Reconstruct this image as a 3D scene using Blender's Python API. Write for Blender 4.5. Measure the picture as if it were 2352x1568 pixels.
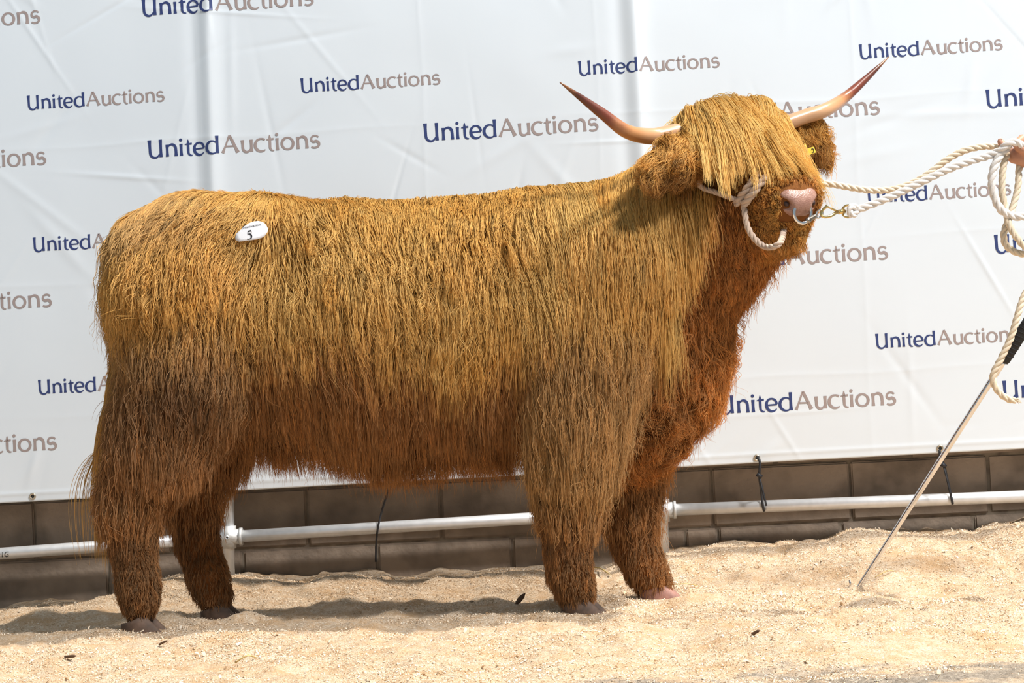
import bpy, bmesh, math
import numpy as np
from mathutils import Vector, Matrix, kdtree

for _o in list(bpy.data.objects):
    bpy.data.objects.remove(_o)
scene = bpy.context.scene
COL = scene.collection
RNG = np.random.default_rng(7)
PI = math.pi

# ------------------------------------------------------------------ camera
IMG_W, IMG_H = 2352.0, 1568.0
FOCAL_PX = 4390.0
CAM_LOC = Vector((0.2515, -5.76, 0.60))
YAW, PITCH, ROLL = math.radians(2.5), math.radians(2.0), math.radians(-2.6)
cam_data = bpy.data.cameras.new('camera')
cam = bpy.data.objects.new('camera', cam_data)
COL.objects.link(cam)
cam_data.sensor_fit = 'HORIZONTAL'
cam_data.sensor_width = 36.0
cam_data.lens = FOCAL_PX / IMG_W * 36.0
cam_data.clip_start, cam_data.clip_end = 0.05, 100.0
CAM_R = (Matrix.Rotation(YAW, 4, 'Z') @ Matrix.Rotation(PI / 2 + PITCH, 4, 'X') @ Matrix.Rotation(ROLL, 4, 'Z'))
cam.matrix_world = Matrix.Translation(CAM_LOC) @ CAM_R
scene.camera = cam

# ------------------------------------------------------------------ world, sun, lights, exposure
world = bpy.data.worlds.new('world')
scene.world = world
world.use_nodes = True
_bg = world.node_tree.nodes['Background']
_bg.inputs[0].default_value = (0.76, 0.90, 1.0, 1)
_bg.inputs[1].default_value = 0.33

def add_light(name, kind, loc, target, energy, color, **kw):
    d = bpy.data.lights.new(name, kind)
    d.energy = energy
    d.color = color
    for k, v in kw.items():
        setattr(d, k, v)
    o = bpy.data.objects.new(name, d)
    COL.objects.link(o)
    o.location = loc
    o.rotation_euler = (Vector(target) - Vector(loc)).to_track_quat('-Z', 'Y').to_euler()
    return o

SUN_AZ, SUN_EL = math.radians(-5.0), math.radians(60.0)   # azimuth measured from +x towards the camera
_sd = Vector((math.cos(SUN_EL) * math.cos(SUN_AZ), -math.cos(SUN_EL) * math.sin(SUN_AZ), math.sin(SUN_EL)))
add_light('sun', 'SUN', _sd * 20, (0, 0, 0), 3.3, (1.0, 0.92, 0.82), angle=math.radians(2.0))
# the bright opening high in the shed, to the right behind the photographer
add_light('roof_opening', 'AREA', (5.8, -5.2, 9.2), (0.3, 0.1, 0.8), 1300.0, (1.0, 0.98, 0.96), shape='RECTANGLE', size=1.3, size_y=1.3)

scene.view_settings.view_transform = 'Standard'
scene.view_settings.look = 'None'
scene.view_settings.gamma = 1.0
scene.view_settings.use_curve_mapping = False
scene.view_settings.exposure = 0.25
scene.cycles.max_bounces = 3
scene.cycles.diffuse_bounces = 2
scene.cycles.glossy_bounces = 2
scene.cycles.transmission_bounces = 3

# ------------------------------------------------------------------ helpers
_R3 = CAM_R.to_3x3()
_R3n = np.array(_R3)
_Cn = np.array(CAM_LOC)

def ray(u, v):
    d = _R3 @ Vector(((u - IMG_W / 2) / FOCAL_PX, -(v - IMG_H / 2) / FOCAL_PX, -1.0))
    return d.normalized()

def P(u, v, y):
    """real position of the point seen at (u, v) that stands in the depth plane y (metres)"""
    d = ray(u, v)
    t = (y - CAM_LOC.y) / d.y
    return CAM_LOC + d * t

def UV(p):
    """numpy: world points -> photograph coordinates, used to look up coat regions"""
    q = (np.asarray(p) - _Cn) @ _R3n
    w = -q[:, 2]
    return q[:, 0] / w * FOCAL_PX + IMG_W / 2, -q[:, 1] / w * FOCAL_PX + IMG_H / 2

def hash3(ix, iy, iz, seed):
    h = (ix.astype(np.int64) * 374761393 + iy.astype(np.int64) * 668265263 + iz.astype(np.int64) * 2147483647 + seed * 974634777) & 0xffffffff
    h = ((h ^ (h >> 13)) * 1274126177) & 0xffffffff
    h = (h ^ (h >> 16)) & 0xffffffff
    return h.astype(np.float64) / 0xffffffff

def vnoise(x, y, z=None, seed=0):
    x = np.asarray(x, float); y = np.asarray(y, float)
    z = np.zeros_like(x) if z is None else np.asarray(z, float)
    ix, iy, iz = np.floor(x), np.floor(y), np.floor(z)
    fx, fy, fz = x - ix, y - iy, z - iz
    fx, fy, fz = [f * f * (3 - 2 * f) for f in (fx, fy, fz)]
    r = 0
    for a in (0, 1):
        for b in (0, 1):
            for c in (0, 1):
                w = (fx if a else 1 - fx) * (fy if b else 1 - fy) * (fz if c else 1 - fz)
                r = r + w * hash3(ix + a, iy + b, iz + c, seed)
    return r * 2 - 1

def fbm(x, y, z=None, seed=0, octaves=4):
    r, a = 0, 1.0
    for k in range(octaves):
        s = 2.03 ** k
        r = r + a * vnoise(np.asarray(x) * s, np.asarray(y) * s, None if z is None else np.asarray(z) * s, seed + k)
        a *= 0.5
    return r

def sstep(a, b, x):
    t = np.clip((x - a) / (b - a), 0, 1)
    return t * t * (3 - 2 * t)

def interp(x, pts):
    xs, ys = zip(*pts)
    return np.interp(x, xs, ys)

# ---- materials
MATS = {}
def mat(name, color, rough=0.6, metal=0.0, noise=None, bump=None, spec=0.5, rough_var=None, extra=None):
    """principled material; noise=(scale, second colour, contrast), bump=(scale, strength)"""
    if name in MATS:
        return MATS[name]
    m = bpy.data.materials.new(name)
    m.use_nodes = True
    nt = m.node_tree
    b = nt.nodes['Principled BSDF']
    b.inputs['Base Color'].default_value = (*color, 1)
    b.inputs['Roughness'].default_value = rough
    b.inputs['Metallic'].default_value = metal
    b.inputs['Specular IOR Level'].default_value = spec
    tc = nt.nodes.new('ShaderNodeTexCoord')
    if noise:
        n = nt.nodes.new('ShaderNodeTexNoise')
        n.inputs['Scale'].default_value = noise[0]
        n.inputs['Detail'].default_value = 2
        nt.links.new(tc.outputs['Object'], n.inputs['Vector'])
        r = nt.nodes.new('ShaderNodeValToRGB')
        c = noise[2] if len(noise) > 2 else 0.2
        r.color_ramp.elements[0].position = 0.5 - c
        r.color_ramp.elements[1].position = 0.5 + c
        r.color_ramp.elements[0].color = (*color, 1)
        r.color_ramp.elements[1].color = (*noise[1], 1)
        nt.links.new(n.outputs['Fac'], r.inputs['Fac'])
        nt.links.new(r.outputs['Color'], b.inputs['Base Color'])
    if bump:
        n2 = nt.nodes.new('ShaderNodeTexNoise')
        n2.inputs['Scale'].default_value = bump[0]
        n2.inputs['Detail'].default_value = 2
        nt.links.new(tc.outputs['Object'], n2.inputs['Vector'])
        bp = nt.nodes.new('ShaderNodeBump')
        bp.inputs['Strength'].default_value = bump[1]
        bp.inputs['Distance'].default_value = bump[2] if len(bump) > 2 else 0.004
        nt.links.new(n2.outputs['Fac'], bp.inputs['Height'])
        nt.links.new(bp.outputs['Normal'], b.inputs['Normal'])
    if extra:
        extra(nt, b, tc)
    MATS[name] = m
    return m

# ---- objects
def tag(o, label=None, category=None, group=None, kind=None):
    if label: o['label'] = label
    if category: o['category'] = category
    if group: o['group'] = group
    if kind: o['kind'] = kind
    return o

def thing(name, label, category, loc=(0, 0, 0), group=None):
    o = bpy.data.objects.new(name, None)
    COL.objects.link(o)
    o.location = loc
    o.empty_display_size = 0.1
    return tag(o, label, category, group)

def link(name, data, parent=None, loc=None):
    o = bpy.data.objects.new(name, data)
    COL.objects.link(o)
    if loc is not None:
        o.location = loc
    if parent is not None:
        o.parent = parent
        p = parent
        off = Vector((0, 0, 0))
        while p is not None:
            off += p.location
            p = p.parent
        o.location = Vector(o.location) - off
    return o

def mesh(name, verts, faces, material=None, smooth=True):
    me = bpy.data.meshes.new(name)
    v = np.asarray(verts, dtype=np.float32).reshape(-1, 3)
    f = np.asarray(faces) if not isinstance(faces, list) else None
    if f is not None and f.ndim == 2:
        n = f.shape[1]
        me.vertices.add(len(v)); me.vertices.foreach_set('co', v.ravel())
        me.loops.add(f.size); me.loops.foreach_set('vertex_index', f.astype(np.int32).ravel())
        me.polygons.add(len(f))
        me.polygons.foreach_set('loop_start', np.arange(0, f.size, n, dtype=np.int32))
        me.update(calc_edges=True)
        me.validate()
    else:
        me.from_pydata([tuple(map(float, p)) for p in v], [], [tuple(int(i) for i in q) for q in faces])
        me.update()
    if smooth:
        me.polygons.foreach_set('use_smooth', np.ones(len(me.polygons), dtype=bool))
    if material:
        me.materials.append(material)
    return me

def part(name, vf, material, parent=None, smooth=True):
    return link(name, mesh(name, vf[0], vf[1], material, smooth), parent)

def merge(*vfs):
    V, F, off = [], [], 0
    for v, f in vfs:
        v = np.asarray(v, float).reshape(-1, 3)
        V.append(v)
        F += [tuple(int(i) + off for i in q) for q in f]
        off += len(v)
    return np.concatenate(V), F

def frames(path):
    path = np.asarray(path, float)
    t = np.gradient(path, axis=0)
    t /= np.linalg.norm(t, axis=1, keepdims=True) + 1e-12
    n = np.zeros_like(t)
    a = np.array([0, 0, 1.0]) if abs(t[0][2]) < 0.9 else np.array([1.0, 0, 0])
    n0 = a - t[0] * a.dot(t[0])
    n[0] = n0 / np.linalg.norm(n0)
    for i in range(1, len(t)):
        q = n[i - 1] - t[i] * n[i - 1].dot(t[i])
        n[i] = q / (np.linalg.norm(q) + 1e-12)
    return t, n, np.cross(t, n)

def tube(path, radius, sides=10, caps=True, closed=False, flat=1.0):
    path = np.asarray(path, float)
    m = len(path)
    r = np.broadcast_to(np.asarray(radius, float), (m,))
    t, n, b = frames(path)
    if closed:
        t = np.roll(path, -1, 0) - np.roll(path, 1, 0)
        t /= np.linalg.norm(t, axis=1, keepdims=True)
        c = path.mean(0)
        n = path - c
        n -= t * (n * t).sum(1, keepdims=True)
        n /= np.linalg.norm(n, axis=1, keepdims=True)
        b = np.cross(t, n)
    a = np.linspace(0, 2 * PI, sides, endpoint=False)
    V = path[:, None] + r[:, None, None] * (n[:, None] * np.cos(a)[None, :, None] + flat * b[:, None] * np.sin(a)[None, :, None])
    V = V.reshape(-1, 3)
    F = []
    for i in range(m if closed else m - 1):
        j = (i + 1) % m
        for k in range(sides):
            l = (k + 1) % sides
            F.append((i * sides + k, i * sides + l, j * sides + l, j * sides + k))
    if caps and not closed:
        F.append(tuple(range(sides - 1, -1, -1)))
        F.append(tuple((m - 1) * sides + k for k in range(sides)))
    return V, F

def catmull(pts, n):
    """smooth curve through the points, n samples, evenly spaced"""
    p = np.asarray([tuple(q) for q in pts], float)
    p = np.vstack([2 * p[0] - p[1], p, 2 * p[-1] - p[-2]])
    out = []
    for i in range(1, len(p) - 2):
        t = np.linspace(0, 1, 24, endpoint=False)[:, None]
        a, b, c, d = p[i - 1:i + 3]
        out.append(0.5 * (2 * b + (c - a) * t + (2 * a - 5 * b + 4 * c - d) * t ** 2 + (3 * b - a - 3 * c + d) * t ** 3))
    out.append(p[-2][None])
    q = np.vstack(out)
    s = np.concatenate([[0], np.cumsum(np.linalg.norm(np.diff(q, axis=0), axis=1))])
    u = np.linspace(0, s[-1], n)
    return np.stack([np.interp(u, s, q[:, k]) for k in range(3)], 1)

def box(c, s):
    c = np.asarray(c, float); s = np.asarray(s, float) / 2
    V = np.array([[x, y, z] for x in (-1, 1) for y in (-1, 1) for z in (-1, 1)], float) * s + c
    F = [(0, 1, 3, 2), (4, 6, 7, 5), (0, 4, 5, 1), (2, 3, 7, 6), (0, 2, 6, 4), (1, 5, 7, 3)]
    return V, F

def bevel_box_mesh(name, s, bevel, material, segs=1, smooth=False):
    bm = bmesh.new()
    bmesh.ops.create_cube(bm, size=1.0)
    bmesh.ops.scale(bm, vec=s, verts=bm.verts)
    bmesh.ops.bevel(bm, geom=bm.edges[:], offset=bevel, segments=segs, affect='EDGES')
    me = bpy.data.meshes.new(name)
    bm.to_mesh(me); bm.free()
    if material: me.materials.append(material)
    return me

def torus(c, R, r, ax1, ax2, n=40, sides=10, a0=0, a1=2 * PI):
    full = abs(a1 - a0 - 2 * PI) < 1e-6
    a = np.linspace(a0, a1, n, endpoint=not full)
    c = np.asarray(c, float); ax1 = np.asarray(ax1, float); ax2 = np.asarray(ax2, float)
    path = c + R * (np.cos(a)[:, None] * ax1 + np.sin(a)[:, None] * ax2)
    return tube(path, r, sides, closed=full)

def rope(path, R, pitch=None, sides=8, step=0.006, twist0=0.0):
    """three strands laid round each other along the path"""
    path = np.asarray(path, float)
    s = np.concatenate([[0], np.cumsum(np.linalg.norm(np.diff(path, axis=0), axis=1))])
    n = max(8, int(s[-1] / step))
    u = np.linspace(0, s[-1], n)
    q = np.stack([np.interp(u, s, path[:, k]) for k in range(3)], 1)
    t, nn, b = frames(q)
    pitch = pitch or R * 6.5
    parts = []
    for k in range(3):
        ang = twist0 + 2 * PI * (u / pitch + k / 3)
        c = q + R * 0.50 * (np.cos(ang)[:, None] * nn + np.sin(ang)[:, None] * b)
        rr = np.full(n, R * 0.56)
        rr[0] *= 0.7; rr[-1] *= 0.7
        parts.append(tube(c, rr, sides))
    return merge(*parts)

# ================================================================== SETTING
Y_WALL, Y_RAIL, Y_BAN = 1.12, 1.03, 0.975

# ---- block wall behind the banner
def stain(nt, b, tc):
    base = b.inputs['Base Color'].links[0].from_socket
    n = nt.nodes.new('ShaderNodeTexNoise'); n.inputs['Scale'].default_value = 3.1; n.inputs['Detail'].default_value = 4
    geo = nt.nodes.new('ShaderNodeNewGeometry')
    nt.links.new(geo.outputs['Position'], n.inputs['Vector'])
    r = nt.nodes.new('ShaderNodeValToRGB')
    r.color_ramp.elements[0].position = 0.52; r.color_ramp.elements[1].position = 0.60
    r.color_ramp.elements[0].color = (0, 0, 0, 1); r.color_ramp.elements[1].color = (0.75, 0.75, 0.75, 1)
    nt.links.new(n.outputs['Fac'], r.inputs['Fac'])
    mx = nt.nodes.new('ShaderNodeMix'); mx.data_type = 'RGBA'
    nt.links.new(r.outputs['Color'], mx.inputs[0])
    nt.links.new(base, mx.inputs[6])
    mx.inputs[7].default_value = (0.40, 0.315, 0.245, 1)
    nt.links.new(mx.outputs[2], b.inputs['Base Color'])

M_BLOCK = mat('concrete_block', (0.19, 0.150, 0.117), 0.92, noise=(9.0, (0.33, 0.26, 0.20), 0.22), bump=(55.0, 0.55, 0.006), spec=0.2, extra=stain)
M_MORTAR = mat('mortar', (0.15, 0.12, 0.095), 0.95, noise=(20.0, (0.30, 0.25, 0.19), 0.2), bump=(60, 0.6), spec=0.1)

_l0, _l1 = P(600, 1260, Y_WALL), P(2352, 1176, Y_WALL)
_ks = (_l1.z - _l0.z) / (_l1.x - _l0.x)
def course_z(x):
    return _l0.z + _ks * (x - _l0.x)

wall = link('wall_back', mesh('wall_back', *box((0.1, Y_WALL + 0.115, 1.0), (7.4, 0.2, 2.6)), M_MORTAR, smooth=False))
tag(wall, 'rough grey-brown concrete block wall behind the banner', kind='structure')
CH = 0.212
def xw(u, v=1225):
    return P(u, v, Y_WALL).x
def lay_course(joints, zc):
    for a, b in zip(joints[:-1], joints[1:]):
        x0, x1 = xw(a) + 0.004, xw(b) - 0.004
        me = bevel_box_mesh('block', (x1 - x0, 0.10, CH - 0.008), 0.006, M_BLOCK, 2)
        o = link('block', me, wall)
        xm = (x0 + x1) / 2
        o.location = Vector((xm, Y_WALL + 0.045 + RNG.uniform(-0.004, 0.004) + 0.012, course_z(xm) + zc))
        o.location -= wall.location
        o.rotation_euler = (0, -math.atan(_ks) + RNG.uniform(-0.002, 0.002), RNG.uniform(-0.004, 0.004))
lay_course([-550, -235, 80, 393, 707, 1015, 1330, 1641, 1960, 2277, 2590, 2900], CH / 2)
lay_course([-670, -365, -60, 245, 555, 865, 1175, 1575, 1650, 1933, 2240, 2550, 2860], -CH / 2)
lay_course([-700, -390, -80, 240, 550, 860, 1170, 1480, 1790, 2100, 2410, 2720, 2960], CH * 1.5)

# ---- ground: concrete under a bed of sawdust that is heaped against the wall
_prof = [(-400, 1420), (0, 1395), (100, 1380), (200, 1385), (260, 1372), (370, 1332), (560, 1318), (700, 1330), (760, 1318), (870, 1318),
         (900, 1328), (960, 1322), (1010, 1308), (1100, 1314), (1250, 1310), (1400, 1305), (1540, 1262), (1640, 1250), (1760, 1254), (1880, 1238),
         (1940, 1219), (2050, 1217), (2240, 1224), (2290, 1206), (2352, 1196), (2800, 1170)]
_Y_FOOT = Y_WALL - 0.06
_pw = [P(u, v, _Y_FOOT) for u, v in _prof]
_px, _pz = [p.x for p in _pw], [p.z for p in _pw]

def ground_z(x, y):
    x = np.asarray(x, float); y = np.asarray(y, float)
    zw = np.interp(x + 0.03 * vnoise(x * 5, y * 5, seed=3), _px, _pz)
    a = sstep(0.15, _Y_FOOT, y)
    heap = zw * a
    z = 0.018 * fbm(x * 2.6, y * 2.2, seed=11, octaves=3) * sstep(1.0, 0.2, y + 0.0) \
        + 0.015 * fbm(x * 7, y * 6, seed=21, octaves=3) + 0.0035 * fbm(x * 38, y * 36, seed=31, octaves=2)
    z = z * (0.45 + 0.55 * sstep(-2.2, -0.6, y)) 
    # the bed thins out towards the camera
    z = z - 0.012 * sstep(-0.7, -1.5, y)
    # hollows and rims where the hooves stand
    for hx, hy in HOOF_SPOTS:
        r2 = ((x - hx) / 0.13) ** 2 + ((y - hy) / 0.11) ** 2
        z = z + 0.020 * np.exp(-((np.sqrt(r2) - 1.25) / 0.35) ** 2) * (0.6 + 0.4 * np.sin(np.arctan2(y - hy, x - hx) * 3 + hx * 9))
        z = z * (1 - 0.8 * np.exp(-r2 * 1.2))
    return z + heap

# hoof positions (toe side), also used for the bull
FEET = {'nh': P(325, 1432, -0.19), 'fh': P(505, 1416, 0.11), 'nf': P(1335, 1405, -0.19), 'ff': P(1512, 1376, 0.09)}
HOOF_SPOTS = [(p.x, p.y) for p in FEET.values()]

gx = np.linspace(-2.6, 2.9, 560); gy = np.concatenate([np.linspace(-3.2, -1.75, 60, endpoint=False), np.linspace(-1.75, Y_WALL + 0.02, 330)])
GX, GY = np.meshgrid(gx, gy)
GZ = ground_z(GX.ravel(), GY.ravel())
idx = np.arange(GX.size).reshape(GX.shape)
gf = np.stack([idx[:-1, :-1], idx[:-1, 1:], idx[1:, 1:], idx[1:, :-1]], -1).reshape(-1, 4)

def sawdust_nodes(nt, b, tc):
    L = nt.links
    geo = nt.nodes.new('ShaderNodeNewGeometry')
    def noise(scale, detail=5, vec=None, rough=0.6):
        n = nt.nodes.new('ShaderNodeTexNoise')
        n.inputs['Scale'].default_value = scale; n.inputs['Detail'].default_value = detail; n.inputs['Roughness'].default_value = rough
        L.new(vec or geo.outputs['Position'], n.inputs['Vector'])
        return n.outputs['Fac']
    def ramp(fac, stops):
        r = nt.nodes.new('ShaderNodeValToRGB')
        while len(r.color_ramp.elements) < len(stops):
            r.color_ramp.elements.new(0.5)
        for e, (p, c) in zip(r.color_ramp.elements, stops):
            e.position = p; e.color = (*c, 1)
        L.new(fac, r.inputs['Fac'])
        return r.outputs['Color']
    def mix(fac, a, c, mode='MIX'):
        m = nt.nodes.new('ShaderNodeMix'); m.data_type = 'RGBA'; m.blend_type = mode
        if isinstance(fac, float): m.inputs[0].default_value = fac
        else: L.new(fac, m.inputs[0])
        L.new(a, m.inputs[6])
        if isinstance(c, tuple): m.inputs[7].default_value = (*c, 1)
        else: L.new(c, m.inputs[7])
        return m.outputs[2]
    fine = ramp(noise(150.0, 3, rough=0.75), [(0.30, (0.50, 0.315, 0.165)), (0.48, (0.75, 0.565, 0.39)), (0.66, (0.88, 0.755, 0.60))])
    patch = ramp(noise(6.5, 3), [(0.50, (0, 0, 0)), (0.72, (0.7, 0.7, 0.7))])
    col = mix(patch, fine, (0.62, 0.375, 0.18))
    mid = ramp(noise(24.0, 3), [(0.46, (0, 0, 0)), (0.64, (0.55, 0.55, 0.55))])
    col = mix(mid, col, (0.66, 0.42, 0.225))
    # thin spots near the camera where the wet concrete shows through
    sep = nt.nodes.new('ShaderNodeSeparateXYZ'); L.new(geo.outputs['Position'], sep.inputs[0])
    mr = nt.nodes.new('ShaderNodeMapRange'); L.new(sep.outputs['Y'], mr.inputs[0])
    mr.inputs[1].default_value = -0.95; mr.inputs[2].default_value = -1.65; mr.inputs[3].default_value = -0.32; mr.inputs[4].default_value = 0.14
    mr2 = nt.nodes.new('ShaderNodeMapRange'); L.new(sep.outputs['X'], mr2.inputs[0])
    mr2.inputs[1].default_value = -0.6; mr2.inputs[2].default_value = 1.3; mr2.inputs[3].default_value = -0.16; mr2.inputs[4].default_value = 0.08
    mp = nt.nodes.new('ShaderNodeMapping'); mp.inputs['Scale'].default_value = (1.0, 1.8, 1.0)
    L.new(geo.outputs['Position'], mp.inputs['Vector'])
    add = nt.nodes.new('ShaderNodeMath'); add.operation = 'ADD'; L.new(mr.outputs[0], add.inputs[0]); L.new(mr2.outputs[0], add.inputs[1])
    add2 = nt.nodes.new('ShaderNodeMath'); add2.operation = 'ADD'; L.new(add.outputs[0], add2.inputs[0]); L.new(noise(4.0, 5, mp.outputs['Vector'], 0.72), add2.inputs[1])
    bare = ramp(add2.outputs[0], [(0.50, (0, 0, 0)), (0.66, (0.9, 0.9, 0.9))])
    conc = ramp(noise(70.0, 2), [(0.3, (0.20, 0.175, 0.145)), (0.7, (0.46, 0.40, 0.33))])
    col = mix(bare, col, conc)
    L.new(col, b.inputs['Base Color'])
    bp = nt.nodes.new('ShaderNodeBump'); bp.inputs['Strength'].default_value = 1.0; bp.inputs['Distance'].default_value = 0.010
    L.new(noise(110.0, 4, rough=0.8), bp.inputs['Height'])
    L.new(bp.outputs['Normal'], b.inputs['Normal'])

M_SAW = mat('sawdust', (0.8, 0.6, 0.38), 0.95, spec=0.1, extra=sawdust_nodes)
floor = link('floor', mesh('floor', np.stack([GX.ravel(), GY.ravel(), GZ], 1), gf, M_SAW))
tag(floor, 'pale sawdust bed heaped over a concrete floor', kind='structure')

# loose shavings lying on the bed
def shavings(n, seed):
    r = np.random.default_rng(seed)
    x = r.uniform(-1.9, 2.1, n); y = -1.7 + 2.74 * r.random(n) ** 0.85
    dens = 0.55 + 0.6 * fbm(x * 4, y * 5, seed=77, octaves=2)
    k = r.random(n) < dens
    x, y = x[k], y[k]; n = len(x)
    z = ground_z(x, y)
    L_ = r.uniform(0.0025, 0.0065, n) * (1 + 1.5 * (r.random(n) < 0.012)); w = L_ * r.uniform(0.25, 0.55, n)
    a = r.uniform(0, 2 * PI, n); pit = r.normal(0, 0.45, n); rol = r.normal(0, 0.5, n)
    d = np.stack([np.cos(a) * np.cos(pit), np.sin(a) * np.cos(pit), np.sin(pit)], 1)
    s = np.stack([-np.sin(a) * np.cos(rol), np.cos(a) * np.cos(rol), np.sin(rol)], 1)
    c = np.stack([x, y, z + 0.0015 + np.abs(L_ * np.sin(pit)) * 0.5], 1)
    bend = np.cross(d, s) * (L_ * 0.18)[:, None]
    dl, sw = d * (L_ / 2)[:, None], s * (w / 2)[:, None]
    V = np.stack([c - dl - sw, c - dl + sw, c + sw + bend, c - sw + bend, c + dl + sw, c + dl - sw], 1).reshape(-1, 3)
    i = np.arange(n)[:, None] * 6
    F = np.concatenate([i + np.array([[0, 3, 2, 1]]), i + np.array([[3, 5, 4, 2]])])
    tint = np.repeat(np.clip(r.normal(0.62, 0.20, n), 0.05, 1), 6)
    return V, F, tint
_V, _F, _t = shavings(210000, 5)
def shaving_nodes(nt, b, tc):
    at = nt.nodes.new('ShaderNodeAttribute'); at.attribute_name = 'tint'
    r = nt.nodes.new('ShaderNodeValToRGB')
    for e, (p, c) in zip([r.color_ramp.elements[0], r.color_ramp.elements.new(0.35), r.color_ramp.elements[-1]],
                         [(0.0, (0.46, 0.26, 0.12)), (0.35, (0.74, 0.54, 0.35)), (1.0, (0.90, 0.80, 0.66))]):
        e.position = p; e.color = (*c, 1)
    nt.links.new(at.outputs['Fac'], r.inputs['Fac']); nt.links.new(r.outputs['Color'], b.inputs['Base Color'])
M_SHAV = mat('wood_shavings', (0.8, 0.6, 0.4), 0.8, spec=0.2, extra=shaving_nodes)
_me = mesh('wood_shavings', _V, _F, M_SHAV, smooth=False)
_me.attributes.new('tint', 'FLOAT', 'POINT').data.foreach_set('value', _t.astype(np.float32))
tag(link('wood_shavings', _me, floor), 'loose pale wood shavings scattered over the sawdust floor', kind='stuff')

# ---- galvanised pipe frame
def galv(nt, b, tc):
    n = nt.nodes.new('ShaderNodeTexNoise'); n.inputs['Scale'].default_value = 14; n.inputs['Detail'].default_value = 6
    nt.links.new(tc.outputs['Object'], n.inputs['Vector'])
    mr = nt.nodes.new('ShaderNodeMapRange'); nt.links.new(n.outputs['Fac'], mr.inputs[0]); mr.inputs[3].default_value = 0.28; mr.inputs[4].default_value = 0.55
    nt.links.new(mr.outputs[0], b.inputs['Roughness'])
M_GALV = mat('galvanised_steel', (0.70, 0.71, 0.72), 0.4, 0.45, noise=(30, (0.84, 0.85, 0.87), 0.25), extra=galv)
M_GALV2 = mat('cast_galvanised', (0.55, 0.56, 0.56), 0.55, 0.6, noise=(60, (0.72, 0.73, 0.73), 0.25), bump=(150, 0.3, 0.002))
M_DARK = mat('dark_socket', (0.02, 0.02, 0.02), 0.6)
PR = 0.0212
frame = thing('pipe_frame', 'galvanised steel pipe frame with clamp fittings below the white banner', 'pipe frame', (P(1522, 1172, Y_RAIL).x, Y_RAIL, 0))
_a0, _a1 = P(0, 1273, Y_RAIL), P(245, 1256, Y_RAIL)
_ext = _a0 + (_a0 - _a1) * 2.2
_j1, _j2 = P(525, 1233, Y_RAIL), P(1520, 1171.5, Y_RAIL)
_r1 = P(2352, 1139.5, Y_RAIL)
def pipe(a, b, r=PR, sides=20):
    return tube([tuple(a), tuple(Vector(a).lerp(b, .5)), tuple(b)], r, sides)
part('rail', pipe(_ext, _j1), M_GALV, frame)
_rl = [o for o in frame.children if o.name.startswith('rail')][-1]
for _pts in ([(9.5, 1267), (9, 1278)], [(2, 1268), (4, 1270), (3, 1277), (-2, 1277)], [(24, 1266), (18, 1266.5), (15.5, 1270), (15.5, 1275), (19, 1277.5), (23, 1275), (23, 1271.5), (20, 1271.5)]):
    _mk = []
    for u_, v_ in _pts:
        _c = P(u_, v_, Y_RAIL); _ax = _a0.z + (_a1.z - _a0.z) * (_c.x - _a0.x) / (_a1.x - _a0.x)
        _c.y = Y_RAIL - math.sqrt(max(0, PR ** 2 - (_c.z - _ax) ** 2)) - 0.0006
        _mk.append(tuple(_c))
    part('stencil_mark', tube(_mk, 0.0014, 6), M_DARK, _rl)
part('rail', pipe(_j1, _j2), M_GALV, frame)
part('rail', pipe(_j2, _r1 + (_r1 - _j2) * 0.5), M_GALV, frame)
for j, ub, vb, ut in ((_j1, 524, 1345, 472), (_j2, 1524, 1290, 1462)):
    bot = P(ub, vb, Y_RAIL); bot.z -= 0.12
    d = (j - bot).normalized()
    part('post', pipe(bot, bot + d * 2.38), M_GALV, frame)
    fit = part('clamp_fitting', merge(tube([tuple(j - d * 0.040), tuple(j + d * 0.040)], PR * 1.32, 20),
                                      tube([tuple(j - Vector((0.048, 0, -0.048 * 0.0))), tuple(j + Vector((0.048, 0, 0)))], PR * 1.32, 20),
                                      tube([tuple(j + Vector((0.040, 0, 0.0))), tuple(j + Vector((0.050, 0, 0.0)))], PR * 1.5, 20),
                                      tube([tuple(j - Vector((0.050, 0, 0.0))), tuple(j - Vector((0.040, 0, 0.0)))], PR * 1.5, 20)), M_GALV2, frame)
    part('set_screw', torus(j + Vector((0, -PR * 1.34, 0.0)), 0.0055, 0.0022, (1, 0, 0), (0, 0, 1), 16, 8), M_GALV, fit)
    part('screw_socket', tube([tuple(j + Vector((0, -PR * 1.25, 0))), tuple(j + Vector((0, -PR * 1.36, 0)))], 0.0045, 12), M_DARK, fit)

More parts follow.
